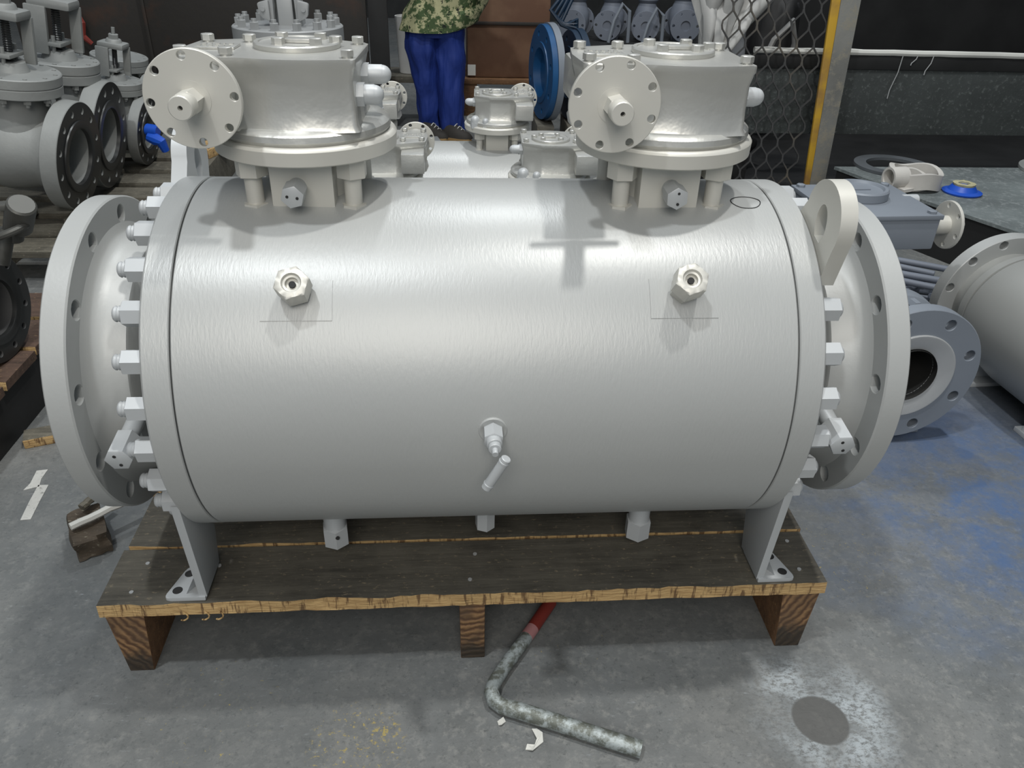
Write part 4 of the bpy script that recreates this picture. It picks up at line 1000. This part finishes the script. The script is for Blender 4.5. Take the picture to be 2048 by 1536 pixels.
# ------------------------------------------------------------------ small things on the floor
tb = thing('bent_tube', 'bent scuffed steel tube with a red upper end lying on the floor by the pallet', 'tube')
def tpath(pts_, n=10):
    out = []
    for A, B in zip(pts_[:-1], pts_[1:]):
        for k_ in range(n): out.append(Vector(A).lerp(Vector(B), k_/n))
    out.append(Vector(pts_[-1])); return out
zt_ = FZ+.0138
main = [Vector((.082, -.160, zt_)), Vector((.062, -.190, zt_)), Vector((.022, -.248, zt_)), Vector((.008, -.272, zt_)), Vector((.0025, -.290, zt_)), Vector((.006, -.306, zt_)), Vector((.018, -.317, zt_)), Vector((.040, -.325, zt_)), Vector((.105, -.352, zt_)), Vector((.165, -.378, zt_)), Vector((.229, -.405, zt_))]
bm = new(); tube(bm, main[0:11], [.0118]*4+[.0128]*3+[.0135]*4, 20); obj('tube_body', bm, tube_m, tb, 60)
bm = new(); tube(bm, [Vector((.122, -.098, zt_)), Vector((.082, -.160, zt_))], .0119, 20); obj('red_end', bm, red_paint, tb)
bm = new(); tube(bm, [Vector((.0825, -.1592, zt_)), Vector((.070, -.178, zt_))], .01195, 20); obj('pink_band', bm, pink_paint, tb)
for i, (pts_, lab) in enumerate(((((.010, -.336), (.020, -.331), (.0235, -.337), (.0165, -.345), (.0115, -.343)), 'tiny white paper scrap under the bend of the tube'),
                                 (((.072, -.352), (.080, -.362), (.080, -.376), (.062, -.392), (.051, -.388), (.054, -.381), (.066, -.380), (.070, -.372), (.064, -.352)), 'small hooked white plastic scrap beside the bent tube'))):
    bm = new(); prism(bm, [(x, y, FZ+.0004+(.004 if j % 2 else 0)) for j, (x, y) in enumerate(pts_)], (0, 0, .0015)); tag(obj('paper_scrap' if i == 0 else 'plastic_scrap', bm, paper), lab, 'scrap')
# wood block with white stick at the left
bm = new(); bmesh.ops.create_cube(bm, size=1); bmesh.ops.subdivide_edges(bm, edges=bm.edges[:], cuts=5, use_grid_fill=True)
for v_ in bm.verts: v_.co = v_.co*Vector((.062, .10, .075)) if False else Vector((v_.co.x*.062, v_.co.y*.100, v_.co.z*.050))*(1+.20*mnoise.noise(v_.co*2.3+Vector((3, 1, 2))))
bmesh.ops.rotate(bm, verts=bm.verts, cent=(0, 0, 0), matrix=Matrix.Rotation(.5, 3, 'Z')); zb = min(v_.co.z for v_ in bm.verts); bmesh.ops.translate(bm, verts=bm.verts, vec=(-.785, .115, FZ-zb))
tag(obj('wood_block', bm, wood('mouldy_block', (.06, .045, .030), (.22, .2, .15)), None, 30), 'broken dark wood block on the floor left of the pallet', 'wood block')
for i, (A, B, m_, nm, lab) in enumerate((((-.800, .085, -.432), (-.690, .190, -.432), paper, 'painted_stick', 'white-crusted stick lying across the dark wood block'), ((-.800, .140, -.430), (-.778, .185, -.425), old_wood, 'wood_peg', 'short brown peg standing up from the dark wood block'))):
    bm = new(); pth = [Vector(A).lerp(Vector(B), k_/8)+Vector((0, 0, .003*mnoise.noise(Vector((k_*.9, i, 0))))) for k_ in range(9)]; tube(bm, pth, [.008+.003*mnoise.noise(Vector((k_, 2, i))) for k_ in range(9)], 7)
    tag(obj(nm, bm, m_), lab, 'stick')
bm = new(); box(bm, (-1.035, .480, FZ+.012), (.075, .05, .024), .35, bev=.003); bm.normal_update()
for f in bm.faces:
    if f.normal.y < -.5: f.material_index = 1
tag(obj('timber_offcut', bm, [old_wood, fresh_wood]), 'grey timber offcut with a yellow sawn end poking out left of the big flange', 'wood')
for i, (pts_, lab) in enumerate(((((-.998, .358), (-.975, .362), (-.975, .328), (-.968, .300), (-.996, .288), (-.992, .312)), 'upper white tape strip stuck on the floor left of the flange'),
                                 (((-.972, .305), (-.950, .305), (-.945, .250), (-.938, .190), (-.958, .188), (-.966, .245)), 'lower white tape strip stuck on the floor left of the flange'))):
    bm = new(); prism(bm, [(x, y, FZ+.0003) for x, y in pts_], (0, 0, .0012)); tag(obj('tape_strip', bm, tape_m), lab, 'tape')
# wood shavings hanging under the front board, left
for i, (x, lab) in enumerate(((-.488, 'curled wood shaving hanging below the pallet edge, left one'), (-.455, 'thin pale wood curl hanging below the pallet edge by the foot'), (-.433, 'frayed orange splinter hanging below the pallet edge'))):
    bm = new(); pth = [(x+.006*math.sin(k_*.8), PY0-.004, PT-.021-.0022*k_+.004*math.cos(k_*.8)) for k_ in range(8)]; tube(bm, pth, .0013, 6)
    tag(obj('wood_shaving', bm, fresh_wood), lab, 'shaving')

# ------------------------------------------------------------------ scale to metres
done = set()
for o in list(bpy.data.objects):
    if o.type == 'MESH' and o.data.name not in done:
        o.data.transform(Matrix.Scale(S, 4)); done.add(o.data.name)
    if o.type in {'MESH', 'EMPTY'}: o.location = o.location*S
